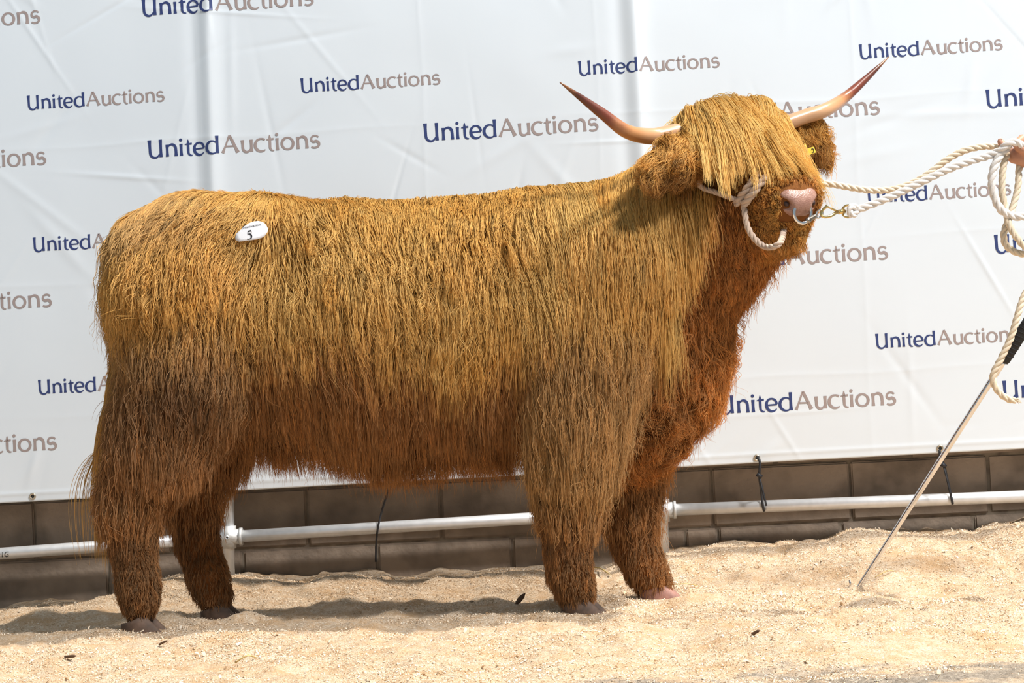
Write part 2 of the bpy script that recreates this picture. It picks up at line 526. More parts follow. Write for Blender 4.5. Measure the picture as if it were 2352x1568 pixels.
# ---- printed banner
_b0, _b1 = P(0, 1155, Y_BAN), P(2352, 1030, Y_BAN)
_bk = (_b1.z - _b0.z) / (_b1.x - _b0.x)
def banner_bottom(x):
    return _b0.z + _bk * (x - _b0.x)
_rw = np.random.default_rng(23)
_wr = []
for k in range(120):
    cx, cz = _rw.uniform(-2.1, 2.3), _rw.uniform(0.2, 2.3)
    a = _rw.choice([_rw.normal(-0.9, 0.25), _rw.normal(0.75, 0.3), _rw.normal(1.57, 0.2), _rw.normal(0, 0.15)])
    _wr.append((cx, cz, math.cos(a), math.sin(a), _rw.uniform(0.05, 0.26), _rw.uniform(0.006, 0.022), _rw.uniform(0.0008, 0.0032) * _rw.choice([-1, 1])))
_posts = [(_j1, P(484, 200, Y_BAN)), (_j2, P(1464, 200, Y_BAN))]
def banner_off(x, z):
    """how far the cloth stands towards the camera"""
    o = 0.006 * np.sin(x * 2.1 + 0.7) * np.sin(z * 1.7 + x) + 0.004 * fbm(x * 1.6, z * 1.6, seed=51, octaves=3)
    for j, top in _posts:
        xc = j.x + (top.x - j.x) * (z - j.z) / (top.z - j.z)
        dx = x - xc
        o = o + 0.013 * np.exp(-(np.abs(dx) / 0.035) ** 1.6) * (0.35 + 0.65 * sstep(0.9, 1.5, z)) + 0.020 * np.exp(-(np.abs(dx) / 0.42)) - 0.006 * np.exp(-((dx + 0.05) / 0.03) ** 2)
    for cx, cz, ca, sa, ln, wd, am in _wr:
        l = (x - cx) * ca + (z - cz) * sa
        t = -(x - cx) * sa + (z - cz) * ca
        o = o + am * np.exp(-(l / ln) ** 2 - (t / wd) ** 2)
    for zc, am in ((0.66, 0.0012), (1.13, 0.0011), (1.62, 0.0014)):       # fold creases across the cloth
        t = z - zc - _bk * x - 0.004 * np.sin(x * 9)
        o = o + am * np.exp(-np.abs(t) / 0.008) * (0.6 + 0.4 * np.sin(x * 3.1 + zc * 7))
    for xc, am in ((-1.12, 0.0010), (-0.32, 0.0012), (0.30, 0.0010), (1.20, 0.0012)):
        t = x - xc - 0.003 * np.sin(z * 8)
        o = o + am * np.exp(-np.abs(t) / 0.007)
    zb = z - banner_bottom(x)
    o = o + 0.010 * np.exp(-zb / 0.25) * np.sin(x * 3.4 + 1.2) + 0.0025 * np.exp(-((zb - 0.03) / 0.006) ** 2)
    return o
bx_ = np.linspace(-2.25, 2.45, 720); bt_ = np.linspace(0, 1, 340)
BX, BT = np.meshgrid(bx_, bt_)
_zb = banner_bottom(BX)
BZ = _zb + BT * (2.30 - _zb)
BY = Y_BAN - banner_off(BX, BZ)
bi = np.arange(BX.size).reshape(BX.shape)
bf = np.stack([bi[:-1, :-1], bi[:-1, 1:], bi[1:, 1:], bi[1:, :-1]], -1).reshape(-1, 4)
M_BAN = mat('banner_cloth', (0.77, 0.825, 0.875), 0.42, noise=(1.2, (0.80, 0.85, 0.89), 0.3), bump=(9.0, 0.12, 0.004), spec=0.35)
banner = link('printed_banner', mesh('printed_banner', np.stack([BX.ravel(), BY.ravel(), BZ.ravel()], 1), bf, M_BAN))
tag(banner, 'large white cloth banner printed with rows of blue and brown lettering', 'banner')
_sol = banner.modifiers.new('thickness', 'SOLIDIFY'); _sol.thickness = 0.0012; _sol.offset = -1

# lettering: humanist capitals and small letters drawn with flared strokes
def arc(cx, cy, rx, ry, a0, a1, n=16):
    a = np.radians(np.linspace(a0, a1, n))
    return np.stack([cx + rx * np.cos(a), cy + ry * np.sin(a)], 1)
def stroke(pts, w):
    pts = np.asarray(pts, float)
    s = np.concatenate([[0], np.cumsum(np.linalg.norm(np.diff(pts, axis=0), axis=1))])
    m = max(len(pts), int(s[-1] / 9) + 2)
    u = np.linspace(0, s[-1], m)
    q = np.stack([np.interp(u, s, pts[:, k]) for k in range(2)], 1)
    w = np.interp(u / s[-1], np.linspace(0, 1, len(w)), w)
    t = np.gradient(q, axis=0); t /= np.linalg.norm(t, axis=1, keepdims=True)
    nrm = np.stack([-t[:, 1], t[:, 0]], 1) * (w / 2)[:, None]
    V = np.stack([q + nrm, q - nrm], 1).reshape(-1, 2)
    return V, [(2 * i, 2 * i + 1, 2 * i + 3, 2 * i + 2) for i in range(m - 1)]
def disc(cx, cy, r):
    V = np.vstack([[cx, cy], arc(cx, cy, r, r, 0, 330, 12)])
    return V, [(0, i, i % 12 + 1) for i in range(1, 13)]
ST = [44, 36, 33, 34, 36]
def stem(x, y0, y1, w=1.0, lean=0):
    return stroke([(x, y0), (x + lean, (y0 + y1) / 2), (x, y1)], [44 * w, 35 * w, 33 * w, 35 * w, 42 * w])
def glyph(ch, x):
    if ch == 'U':
        return [stroke(np.vstack([[(22, 222), (24, 140)], arc(88, 62, 62, 68, 180, 300, 14), [(150, 40)]]) + (x, 0), [48, 36, 34, 34, 30, 24, 18]), stem(x + 165, 0, 222)]
    if ch == 'n':
        return [stem(x + 20, 0, 152), stroke(np.vstack([[(22, 110)], arc(78, 94, 52, 58, 150, 0, 14), [(132, 60), (132, 0)]]) + (x, 0), [14, 22, 32, 36, 35, 36, 44])]
    if ch == 'i':
        return [stem(x, 0, 152), disc(x - 2, 200, 21)]
    if ch == 't':
        return [stroke(np.vstack([[(0, 200), (0, 60)], arc(38, 44, 38, 46, 180, 290, 10)]) + (x, 0), [10, 30, 34, 34, 32, 24, 14]), stroke([(x - 42, 140), (x, 144), (x + 48, 148)], [8, 24, 22, 24])]
    if ch == 'e':
        return [stroke(np.vstack([arc(78, 75, 70, 78, -38, -195, 16)[::1], arc(72, 84, 64, 70, 165, 0, 14)]) + (x, 0), [12, 24, 34, 38, 36, 28, 22, 30, 30]), stroke([(x + 12, 74), (x + 140, 80)], [20, 20])]
    if ch == 'c':
        return [stroke(arc(84, 76, 78, 80, 52, 310, 26) + (x, 0), [26, 20, 30, 38, 38, 34, 26, 14])]
    if ch == 'd':
        return [stem(x + 146, 0, 222), stroke(np.vstack([arc(86, 76, 76, 80, 48, 310, 26)]) + (x, 0), [22, 18, 30, 38, 38, 30, 22, 16])]
    if ch == 'A':
        return [stroke([(x + 6, 0), (x + 52, 108), (x + 98, 220)], [40, 22, 22, 26]), stroke([(x + 100, 222), (x + 150, 108), (x + 196, 0)], [30, 36, 36, 36, 50]), stroke([(x + 48, 82), (x + 158, 82)], [20, 20])]
    if ch == 'u':
        return [stroke(np.vstack([[(18, 152), (20, 80)], arc(68, 54, 48, 56, 180, 310, 12), [(120, 40)]]) + (x, 0), [44, 34, 34, 32, 26, 14]), stem(x + 130, 0, 152)]
    if ch == 'o':
        return [stroke(arc(84, 76, 72, 74, 90, 450, 36) + (x, 0), [22, 34, 36, 26, 22, 34, 36, 26, 22])]
    if ch == 's':
        return [stroke(np.vstack([arc(66, 116, 48, 38, 25, 180, 12), arc(60, 106, 42, 30, 190, 255, 5), arc(60, 44, 56, 44, 70, -20, 8), arc(58, 40, 56, 38, -25, -140, 10)]) + (x, 0), [20, 24, 24, 30, 36, 36, 28, 24, 20])]
    return []
WORD1 = [('U', 0), ('n', 228), ('i', 428), ('t', 518), ('e', 586), ('d', 752)]
WORD2 = [('A', 955), ('u', 1196), ('c', 1368), ('t', 1562), ('i', 1655), ('o', 1703), ('n', 1900), ('s', 2072)]
def word_mesh(word):
    V, F, off = [], [], 0
    for ch, x in word:
        for v, f in glyph(ch, x):
            V.append(v); F += [tuple(i + off for i in q) for q in f]; off += len(v)
    return np.vstack(V), F
W1, W2 = word_mesh(WORD1), word_mesh(WORD2)
M_NAVY = mat('navy_print', (0.030, 0.048, 0.165), 0.45, noise=(30, (0.036, 0.058, 0.19), 0.3))
M_MAUVE = mat('mauve_print', (0.36, 0.285, 0.265), 0.45, noise=(30, (0.40, 0.32, 0.30), 0.3))
_O = P(342, 363, Y_BAN)
_EX = P(975, 325, Y_BAN) - _O
_EX.y = 0
_EZ = P(356, 690, Y_BAN) - _O
_EZ.y = 0
_ux = _EX.normalized()
_uz = Vector((-_ux.z, 0, _ux.x))
def print_line(origin, width):
    s = width / 2192.0
    for (V, F), m, what in ((W1, M_NAVY, 'navy word United'), (W2, M_MAUVE, 'mauve brown word Auctions')):
        X = origin.x + s * (V[:, 0] * _ux.x + V[:, 1] * _uz.x)
        Z = origin.z + s * (V[:, 0] * _ux.z + V[:, 1] * _uz.z)
        if X.max() < -1.75 or X.min() > 1.95 or Z.min() > 2.15:
            continue
        Y = Y_BAN - banner_off(X, Z) - 0.0012
        o = part('lettering', (np.stack([X, Y, Z], 1), F), m, banner, smooth=True)
        o['label'] = what
_wl = (P(726, 340, Y_BAN) - P(333, 364, Y_BAN)).length
_ws = (P(370, 232, Y_BAN) - P(56, 252, Y_BAN)).length
_OS = P(64, 252, Y_BAN)
for j in range(-2, 3):
    for i in range(-2, 4):
        print_line(_O + _EX * i + _EZ * j, _wl)
        print_line(_OS + _EX * i + _EZ * j, _ws)

# eyelets in the hem and the black ties that hold it to the rail
M_BRASS = mat('eyelet_metal', (0.70, 0.62, 0.50), 0.35, 0.9, noise=(90, (0.55, 0.46, 0.34), 0.25))
M_TIE = mat('black_tie', (0.012, 0.013, 0.016), 0.5, noise=(60, (0.03, 0.03, 0.035), 0.25))
for u, v in ((78, 1139), (893, 1102), (1738, 1051), (2159, 1029)):
    c = P(u, v, Y_BAN)
    c.y -= float(banner_off(np.array([c.x]), np.array([c.z]))[0]) + 0.002
    e = part('eyelet', torus(c, 0.0088, 0.0036, (1, 0, 0), (0, 0, 1), 28, 8), M_BRASS, banner)
    part('eyelet_hole', tube([(c.x, c.y + 0.004, c.z), (c.x, c.y - 0.0006, c.z)], 0.0068, 16), M_DARK, e)
def tie(pts, r, knot, label):
    t = thing('cable_tie', label, 'cable tie', tuple(pts[0]), 'black ties between banner and rail')
    part('strap', tube(catmull(pts, 30), r, 8, flat=0.6), M_TIE, t)
    if knot is not None:
        part('lock', tube([tuple(knot + Vector((-0.008, 0, 0.006))), tuple(knot + Vector((0.008, 0, -0.006)))], 0.0075, 8), M_TIE, t)
        part('loose_end', tube(catmull([knot, knot + Vector((0.008, -0.012, -0.05)), knot + Vector((0.018, -0.016, -0.105))], 14), 0.0034, 6, flat=0.5), M_TIE, t)
yb, yr = Y_BAN - 0.03, Y_RAIL - PR - 0.008
tie([P(1741, 1048, yb), P(1746, 1065, yb - .008), P(1744, 1092, yb), P(1749, 1130, yr), P(1752, 1160, yr), P(1755, 1174, yr + .01)], 0.0046, P(1744, 1092, yb - 0.006), 'black strap tie under the eyelet nearest the upright post')
tie([P(2158, 1033, yb), P(2160, 1050, yb), P(2168, 1066, yb), P(2178, 1110, yr), P(2187, 1150, yr), P(2188, 1157, yr + .01)], 0.0046, P(2167, 1068, yb - 0.006), 'black strap tie behind the leaning steel stick')
tie([P(893, 1100, yb), P(890, 1130, yb), P(878, 1170, yr), P(868, 1212, yr), P(864, 1250, yr + 0.02), P(863, 1290, yr + .03)], 0.0036, None, 'thin black tie hanging past the rail under the belly')

# ================================================================== THE BULL
# The body is one continuous surface: tapered capsules blended into one distance field, then meshed.
H = 0.0125
LO = np.array([-1.42, -0.66, -0.03]); HI = np.array([1.05, 0.52, 1.62])
NX, NY, NZ = [int(round((b - a) / H)) + 1 for a, b in zip(LO, HI)]
AXX = LO[0] + H * np.arange(NX); AXY = LO[1] + H * np.arange(NY); AXZ = LO[2] + H * np.arange(NZ)
SDF = np.full((NX, NY, NZ), 0.35, np.float32)
TAGD = {}
TORSO, NECK, HEAD, MUZZLE, EAR, LEGU, LEGL, BRISKET, TAIL = range(9)

def smin(a, b, k):
    h = np.clip(0.5 + 0.5 * (b - a) / k, 0, 1)
    return b * (1 - h) + a * h - k * h * (1 - h)

def cone_d(X, Y, Z, a, b, ra, rb, sy):
    ax, ay, az = a; bx, by, bz = b
    dx, dy, dz = bx - ax, (by - ay) / sy, bz - az
    L2 = dx * dx + dy * dy + dz * dz + 1e-9
    px, py, pz = X - ax, (Y - ay) / sy, Z - az
    t = np.clip((px * dx + py * dy + pz * dz) / L2, 0, 1)
    q = np.sqrt((px - t * dx) ** 2 + (py - t * dy) ** 2 + (pz - t * dz) ** 2)
    return (q - (ra + (rb - ra) * t)) * min(1.0, sy)

def cone(a, b, ra, rb, region, k=0.05, sy=1.0):
    """a, b: world points; ra, rb: radii; sy: stretch of the depth axis"""
    a = tuple(a); b = tuple(b)
    m = 0.16
    r = max(ra, rb)
    sl = []
    for i, ax in enumerate((AXX, AXY, AXZ)):
        e = r * (sy if i == 1 else 1) + m
        lo = np.searchsorted(ax, min(a[i], b[i]) - e); hi = np.searchsorted(ax, max(a[i], b[i]) + e)
        sl.append(slice(lo, hi))
    X, Y, Z = np.meshgrid(AXX[sl[0]], AXY[sl[1]], AXZ[sl[2]], indexing='ij', sparse=True)
    d = cone_d(X, Y, Z, a, b, ra, rb, sy).astype(np.float32)
    SDF[tuple(sl)] = smin(SDF[tuple(sl)], d, k)
    TAGD.setdefault(region, []).append((a, b, ra, rb, sy))

def chain(pts, region, k=0.05, sy=1.0):
    for (u0, v0, y0, r0), (u1, v1, y1, r1) in zip(pts[:-1], pts[1:]):
        cone(P(u0, v0, y0), P(u1, v1, y1), r0, r1, region, k, sy)

# trunk: deep chest, level back, square hips, belly rising a little to the flank
chain([(425, 648, 0, .19), (470, 675, 0, .265), (620, 715, 0, .300), (860, 735, 0, .325), (1090, 722, 0, .325), (1290, 690, 0, .305), (1430, 680, 0, .275)], TORSO, .08, 0.95)
for s in (-1, 1):
    chain([(376, 572, .11 * s, .105), (450, 548, .15 * s, .10), (600, 540, .15 * s, .085), (760, 560, .12 * s, .09)], TORSO, .10)
    chain([(1240, 582, .10 * s, .15), (1400, 565, .09 * s, .15)], TORSO, .10)
chain([(310, 560, 0, .06), (420, 500, 0, .045), (800, 515, 0, .04), (1200, 512, 0, .06), (1420, 502, 0, .075)], TORSO, .08)
chain([(620, 875, 0, .15), (900, 878, 0, .16), (1180, 868, 0, .15)], TORSO, .12)
# neck and throat
chain([(1400, 632, 0, .245), (1500, 578, -.01, .215), (1590, 488, -.05, .185), (1650, 395, -.09, .140)], NECK, .08)
chain([(1500, 660, 0, .25), (1590, 590, -.03, .19), (1680, 520, -.12, .14), (1735, 470, -.20, .105)], NECK, .08)
# brisket and dewlap
chain([(1480, 720, 0, .24), (1525, 800, 0, .155), (1535, 880, 0, .115), (1495, 960, 0, .09)], BRISKET, .08)
chain([(1585, 640, -.01, .13), (1600, 740, 0, .070), (1580, 850, 0, .062)], BRISKET, .07)
chain([(1440, 800, 0, .2), (1440, 930, 0, .14), (1400, 980, 0, .12)], BRISKET, .08)
# hind legs
chain([(430, 700, -.14, .215), (440, 860, -.17, .17), (370, 1000, -.18, .125), (300, 1150, -.19, .078)], LEGU, .07)
chain([(300, 1150, -.19, .074), (306, 1250, -.19, .055), (316, 1335, -.19, .052), (322, 1378, -.19, .050)], LEGL, .035)
chain([(455, 700, .14, .215), (500, 860, .16, .17), (480, 1000, .14, .115), (440, 1150, .12, .076)], LEGU, .07)
chain([(440, 1150, .12, .072), (452, 1240, .12, .055), (476, 1320, .11, .052), (494, 1366, .11, .050)], LEGL, .035)
# fore legs
chain([(1390, 640, -.13, .20), (1345, 800, -.17, .17), (1325, 930, -.19, .135), (1315, 1050, -.19, .105), (1306, 1160, -.19, .076)], LEGU, .06)
chain([(1306, 1160, -.19, .074), (1303, 1250, -.19, .055), (1308, 1312, -.19, .052), (1322, 1352, -.19, .051)], LEGL, .035)
chain([(1440, 640, .13, .19), (1430, 820, .15, .16), (1440, 960, .13, .115), (1448, 1080, .10, .082), (1448, 1170, .09, .072)], LEGU, .06)
chain([(1448, 1170, .09, .070), (1455, 1245, .09, .055), (1480, 1300, .09, .052), (1500, 1335, .09, .051)], LEGL, .035)
# head, turned towards the camera
POLL = P(1684, 318, -.10); TIP = P(1838, 462, -.375)
F_ = (TIP - POLL).normalized()
R_ = (P(1562, 305, -.20) - P(1822, 275, .05)); R_ = (R_ - F_ * R_.dot(F_)).normalized()      # towards its right horn
U_ = F_.cross(R_).normalized()
if U_.z < 0: U_ = -U_
def hp(f, r, u):
    return POLL + F_ * f + R_ * r + U_ * u
cone(hp(-.01, .07, -.02), hp(-.01, -.07, -.02), .105, .105, HEAD, .05)
cone(hp(.02, 0, -.06), hp(.16, 0, -.05), .13, .115, HEAD, .05)
cone(hp(.10, .06, -.04), hp(.20, .035, -.035), .072, .06, HEAD, .04)
cone(hp(.10, -.06, -.04), hp(.20, -.035, -.035), .072, .06, HEAD, .04)
cone(hp(.15, 0, -.04), hp(.33, 0, -.03), .105, .070, HEAD, .05)
cone(hp(.13, 0, -.16), hp(.31, 0, -.125), .10, .068, HEAD, .05)             # jaw
cone(hp(.318, .036, -.026), hp(.318, -.036, -.026), .066, .066, MUZZLE, .04)
cone(hp(.325, .026, -.112), hp(.325, -.026, -.112), .056, .056, MUZZLE, .03)
# ears
EARN = [P(1605, 355, -.19), P(1552, 364, -.29), P(1505, 384, -.33)]
EARF = [P(1822, 300, .04), P(1850, 308, .08), P(1878, 345, .10)]
for e in (EARN, EARF):
    cone(e[0], e[1], .036, .046, EAR, .03)
    cone(e[1], e[2], .046, .030, EAR, .03)
# tail
chain([(338, 532, 0, .045), (318, 600, -.03, .040), (302, 740, -.07, .034), (288, 900, -.10, .028), (268, 1000, -.11, .018)], TAIL, .03)

# ---- mesh the field (surface nets)
def surface_nets(S, lo, h):
    nx, ny, nz = S.shape
    ins = S < 0
    c = np.zeros((nx - 1, ny - 1, nz - 1), np.int8)
    for dx in (0, 1):
        for dy in (0, 1):
            for dz in (0, 1):
                c += ins[dx:nx - 1 + dx, dy:ny - 1 + dy, dz:nz - 1 + dz]
    cell = np.argwhere((c > 0) & (c < 8))
    idm = np.full(c.shape, -1, np.int64)
    idm[tuple(cell.T)] = np.arange(len(cell))
    acc = np.zeros((len(cell), 3)); cnt = np.zeros(len(cell))
    corners = [(a, b, d) for a in (0, 1) for b in (0, 1) for d in (0, 1)]
    for i, p in enumerate(corners):
        for q in corners[i + 1:]:
            if sum(abs(a - b) for a, b in zip(p, q)) != 1: continue
            s0 = S[cell[:, 0] + p[0], cell[:, 1] + p[1], cell[:, 2] + p[2]]
            s1 = S[cell[:, 0] + q[0], cell[:, 1] + q[1], cell[:, 2] + q[2]]
            m = (s0 < 0) != (s1 < 0)
            t = np.where(m, s0 / np.where(m, s0 - s1, 1), 0)
            acc += np.where(m[:, None], np.array(p) + t[:, None] * (np.array(q) - np.array(p)), 0)
            cnt += m
    V = lo + h * (cell + acc / cnt[:, None])
    F = []
    for ax in range(3):
        sl0 = [slice(1, -1)] * 3; sl1 = [slice(1, -1)] * 3
        sl0[ax] = slice(0, -1); sl1[ax] = slice(1, None)
        a, b = ins[tuple(sl0)], ins[tuple(sl1)]
        e = np.argwhere(a != b)
        if not len(e): continue
        flip = a[tuple(e.T)]
        o = e.copy()
        for k in range(3):
            if k != ax: o[:, k] += 1
        u, v = (ax + 1) % 3, (ax + 2) % 3
        du = np.zeros(3, int); dv = np.zeros(3, int); du[u] = 1; dv[v] = 1
        g = lambda q: idm[q[:, 0], q[:, 1], q[:, 2]]
        quad = np.stack([g(o - du - dv), g(o - dv), g(o), g(o - du)], 1)
        quad[~flip] = quad[~flip][:, ::-1]
        F.append(quad)
    return V, np.concatenate(F)

BV, BF = surface_nets(SDF, LO, H)
GRAD = np.gradient(SDF, H)
def sample(grid, p):
    q = np.clip((p - LO) / H, 0, np.array([NX - 1.001, NY - 1.001, NZ - 1.001]))
    i = q.astype(np.int64); f = (q - i).astype(np.float32)
    i0, i1, i2 = i.T; f0, f1, f2 = f.T
    g = grid
    c00 = g[i0, i1, i2] * (1 - f0) + g[i0 + 1, i1, i2] * f0
    c10 = g[i0, i1 + 1, i2] * (1 - f0) + g[i0 + 1, i1 + 1, i2] * f0
    c01 = g[i0, i1, i2 + 1] * (1 - f0) + g[i0 + 1, i1, i2 + 1] * f0
    c11 = g[i0, i1 + 1, i2 + 1] * (1 - f0) + g[i0 + 1, i1 + 1, i2 + 1] * f0
    return (c00 * (1 - f1) + c10 * f1) * (1 - f2) + (c01 * (1 - f1) + c11 * f1) * f2
def normal_at(p):
    i = np.clip(np.rint((p - LO) / H).astype(np.int64), 0, np.array([NX - 1, NY - 1, NZ - 1]))
    n = np.stack([g[i[:, 0], i[:, 1], i[:, 2]] for g in GRAD], 1)
    return n / (np.linalg.norm(n, axis=1, keepdims=True) + 1e-9)
def region_of(p):
    best = np.full(len(p), 9.9); reg = np.zeros(len(p), np.int64)
    for r, prims in TAGD.items():
        for a, b, ra, rb, sy in prims:
            d = cone_d(p[:, 0], p[:, 1], p[:, 2], a, b, ra, rb, sy)
            m = d < best
            best[m] = d[m]; reg[m] = r
    return reg
def on_bull(u, v, off=0.0):
    """where the line of sight through (u, v) first meets the hide, lifted by off metres"""
    d = ray(u, v)
    t = (-0.62 - CAM_LOC.y) / d.y
    for _ in range(400):
        p = CAM_LOC + d * t
        s = float(sample(SDF, np.array([p]))[0]) - off
        if s < 0.0008: break
        t += max(0.0008, min(s, 0.05) * 0.7)
        if p.y > 0.5: break
    return p

bull = thing('highland_bull', 'shaggy golden-red highland bull standing side-on with long upswept horns', 'bull', (0.0, 0.0, 0.0))
M_HIDE = mat('hide', (0.17, 0.062, 0.018), 0.9, noise=(25, (0.24, 0.095, 0.028), 0.25), bump=(180, 0.5, 0.004), spec=0.1)
body = part('body', (BV, BF), M_HIDE, bull)

# the place of the lot sticker on the rump (its paper presses the hair flat)
STK_C = on_bull(578, 531, 0.030)
STK_N = Vector(normal_at(np.array([STK_C]))[0]).lerp(Vector((0.05, -1, 0.25)).normalized(), 0.6).normalized()

# ---- the coat: every strand is a curve that grows from the hide, lies over it and hangs
DOWN = np.array([0, 0, -1.0])
def unit(a):
    return a / (np.linalg.norm(a, axis=1, keepdims=True) + 1e-9)

_tri = np.concatenate([BF[:, [0, 1, 2]], BF[:, [0, 2, 3]]])
_ta = 0.5 * np.linalg.norm(np.cross(BV[_tri[:, 1]] - BV[_tri[:, 0]], BV[_tri[:, 2]] - BV[_tri[:, 0]]), axis=1)
_tc = BV[_tri].mean(1)
_treg = region_of(_tc)
_tn = normal_at(_tc)

def sample_roots(n, weight, seed):
    r = np.random.default_rng(seed)
    w = _ta * weight
    c = np.cumsum(w); c /= c[-1]
    i = np.searchsorted(c, r.random(n))
    a, b = r.random(n), r.random(n)
    m = a + b > 1
    a[m], b[m] = 1 - a[m], 1 - b[m]
    t = BV[_tri[i]]
    p = t[:, 0] + a[:, None] * (t[:, 1] - t[:, 0]) + b[:, None] * (t[:, 2] - t[:, 0])
    return p, normal_at(p), _treg[i]

def tangent(d, n):
    return unit(d - n * (d * n).sum(1, keepdims=True))

def grow(p, n, d0, L, K, lift, grav, layer, follow=0.5):
    """march each strand; returns (N, K, 3)"""
    N = len(p)
    lift, grav, layer, L = [np.broadcast_to(np.asarray(a, float), (N,))[:, None] for a in (lift, grav, layer, L)]
    dirn = unit(d0 + n * lift)
    out = [p]
    q = p.copy()
    h = L / (K - 1)
    for k in range(1, K):
        t = k / (K - 1)
        q = q + dirn * h
        s = sample(SDF, q)[:, None]
        nn = normal_at(q)
        want = 0.002 + layer * min(1.0, 2.5 * t)
        pen = np.clip(want - s, 0, 0.05)
        near = s < 0.10
        q = q + nn * np.where(near, pen, 0)
        tgt = unit(d0 * (1 - t) * follow + DOWN * grav * (0.4 + t))
        dirn = unit(dirn * 0.55 + tgt * 0.45)
        into = np.minimum((dirn * nn).sum(1, keepdims=True), 0)
        dirn = unit(dirn - nn * into * (s < want + 0.006))
        out.append(q)
    return np.stack(out, 1)

def clump(S, size, strength, tight, wave, seed):
    """gather strands into locks round guide strands about size metres apart; wave: sideways waviness of each lock"""
    r = np.random.default_rng(seed)
    N, K, _ = S.shape
    root = S[:, 0]
    key = np.floor(root / size + r.random(3)).astype(np.int64)
    hk = key[:, 0] * 73856093 ^ key[:, 1] * 19349663 ^ key[:, 2] * 83492791
    _, gi = np.unique(hk, return_index=True)
    kd = kdtree.KDTree(len(gi))
    jit = root[gi]
    for i, c in enumerate(jit):
        kd.insert(c, i)
    kd.balance()
    near = np.fromiter((kd.find(c)[1] for c in root), np.int64, N)
    g = gi[near]
    t = np.linspace(0, 1, K)[None, :, None]
    G = S[g]
    M = len(gi)
    axis = unit(r.normal(size=(M, 3))); ph = r.uniform(0, 2 * PI, M); fr = r.uniform(0.7, 1.9, M); am = r.gamma(2.0, 0.5, M)
    Gd = unit(G[:, -1] - G[:, 0])
    ax = axis[near]; ax = unit(ax - Gd * (ax * Gd).sum(1, keepdims=True))
    wv = np.broadcast_to(np.asarray(wave, float), (N,))[:, None, None]
    off = ax[:, None] * (np.sin(2 * PI * fr[near][:, None, None] * t + ph[near][:, None, None]) - np.sin(ph[near])[:, None, None]) * wv * am[near][:, None, None] * np.sqrt(t)
    tg = G + (root - root[g])[:, None] * (1 - tight * t)
    st = np.broadcast_to(np.asarray(strength, float), (N,))[:, None, None] * t ** 0.8
    return S * (1 - st) + tg * st + off, near

def push_out(S, margin=0.001):
    N, K, _ = S.shape
    q = S[:, 1:].reshape(-1, 3)
    s = sample(SDF, q)
    m = s < margin
    nn = normal_at(q[m])
    q[m] += nn * (margin - s[m])[:, None]
    S[:, 1:] = q.reshape(N, K - 1, 3)
    return S

def press(S, c, n, radius):
    """keep strands under the paper of the lot sticker"""
    c = np.array(c); n = np.array(n)
    q = S - c
    h = q @ n
    lat = np.linalg.norm(q - h[..., None] * n, axis=2)
    w = np.clip((radius - lat) / 0.012, 0, 1)
    over = np.clip(h + 0.006 + 0.9 * lat ** 2, 0, None) * w
    return S - over[..., None] * n

def hair_object(name, S, color, radius, material, parent):
    N, K, _ = S.shape
    cu = bpy.data.hair_curves.new(name)
    cu.add_curves([K] * N)
    cu.attributes['position'].data.foreach_set('vector', S.astype(np.float32).ravel())
    t = np.linspace(0, 1, K)
    prof = np.minimum(1.0, 0.25 + 1.35 * (1 - t)) 
    rad = (np.broadcast_to(np.asarray(radius, float), (N,))[:, None] * prof[None]).astype(np.float32)
    at = cu.attributes.get('radius') or cu.attributes.new('radius', 'FLOAT', 'POINT')
    at.data.foreach_set('value', rad.ravel())
    ca = cu.attributes.new('fur_color', 'FLOAT_COLOR', 'CURVE')
    ca.data.foreach_set('color', np.concatenate([color, np.ones((N, 1))], 1).astype(np.float32).ravel())
    cu.materials.append(material)
    o = link(name, cu, parent)
    o['kind'] = 'stuff'
    return o

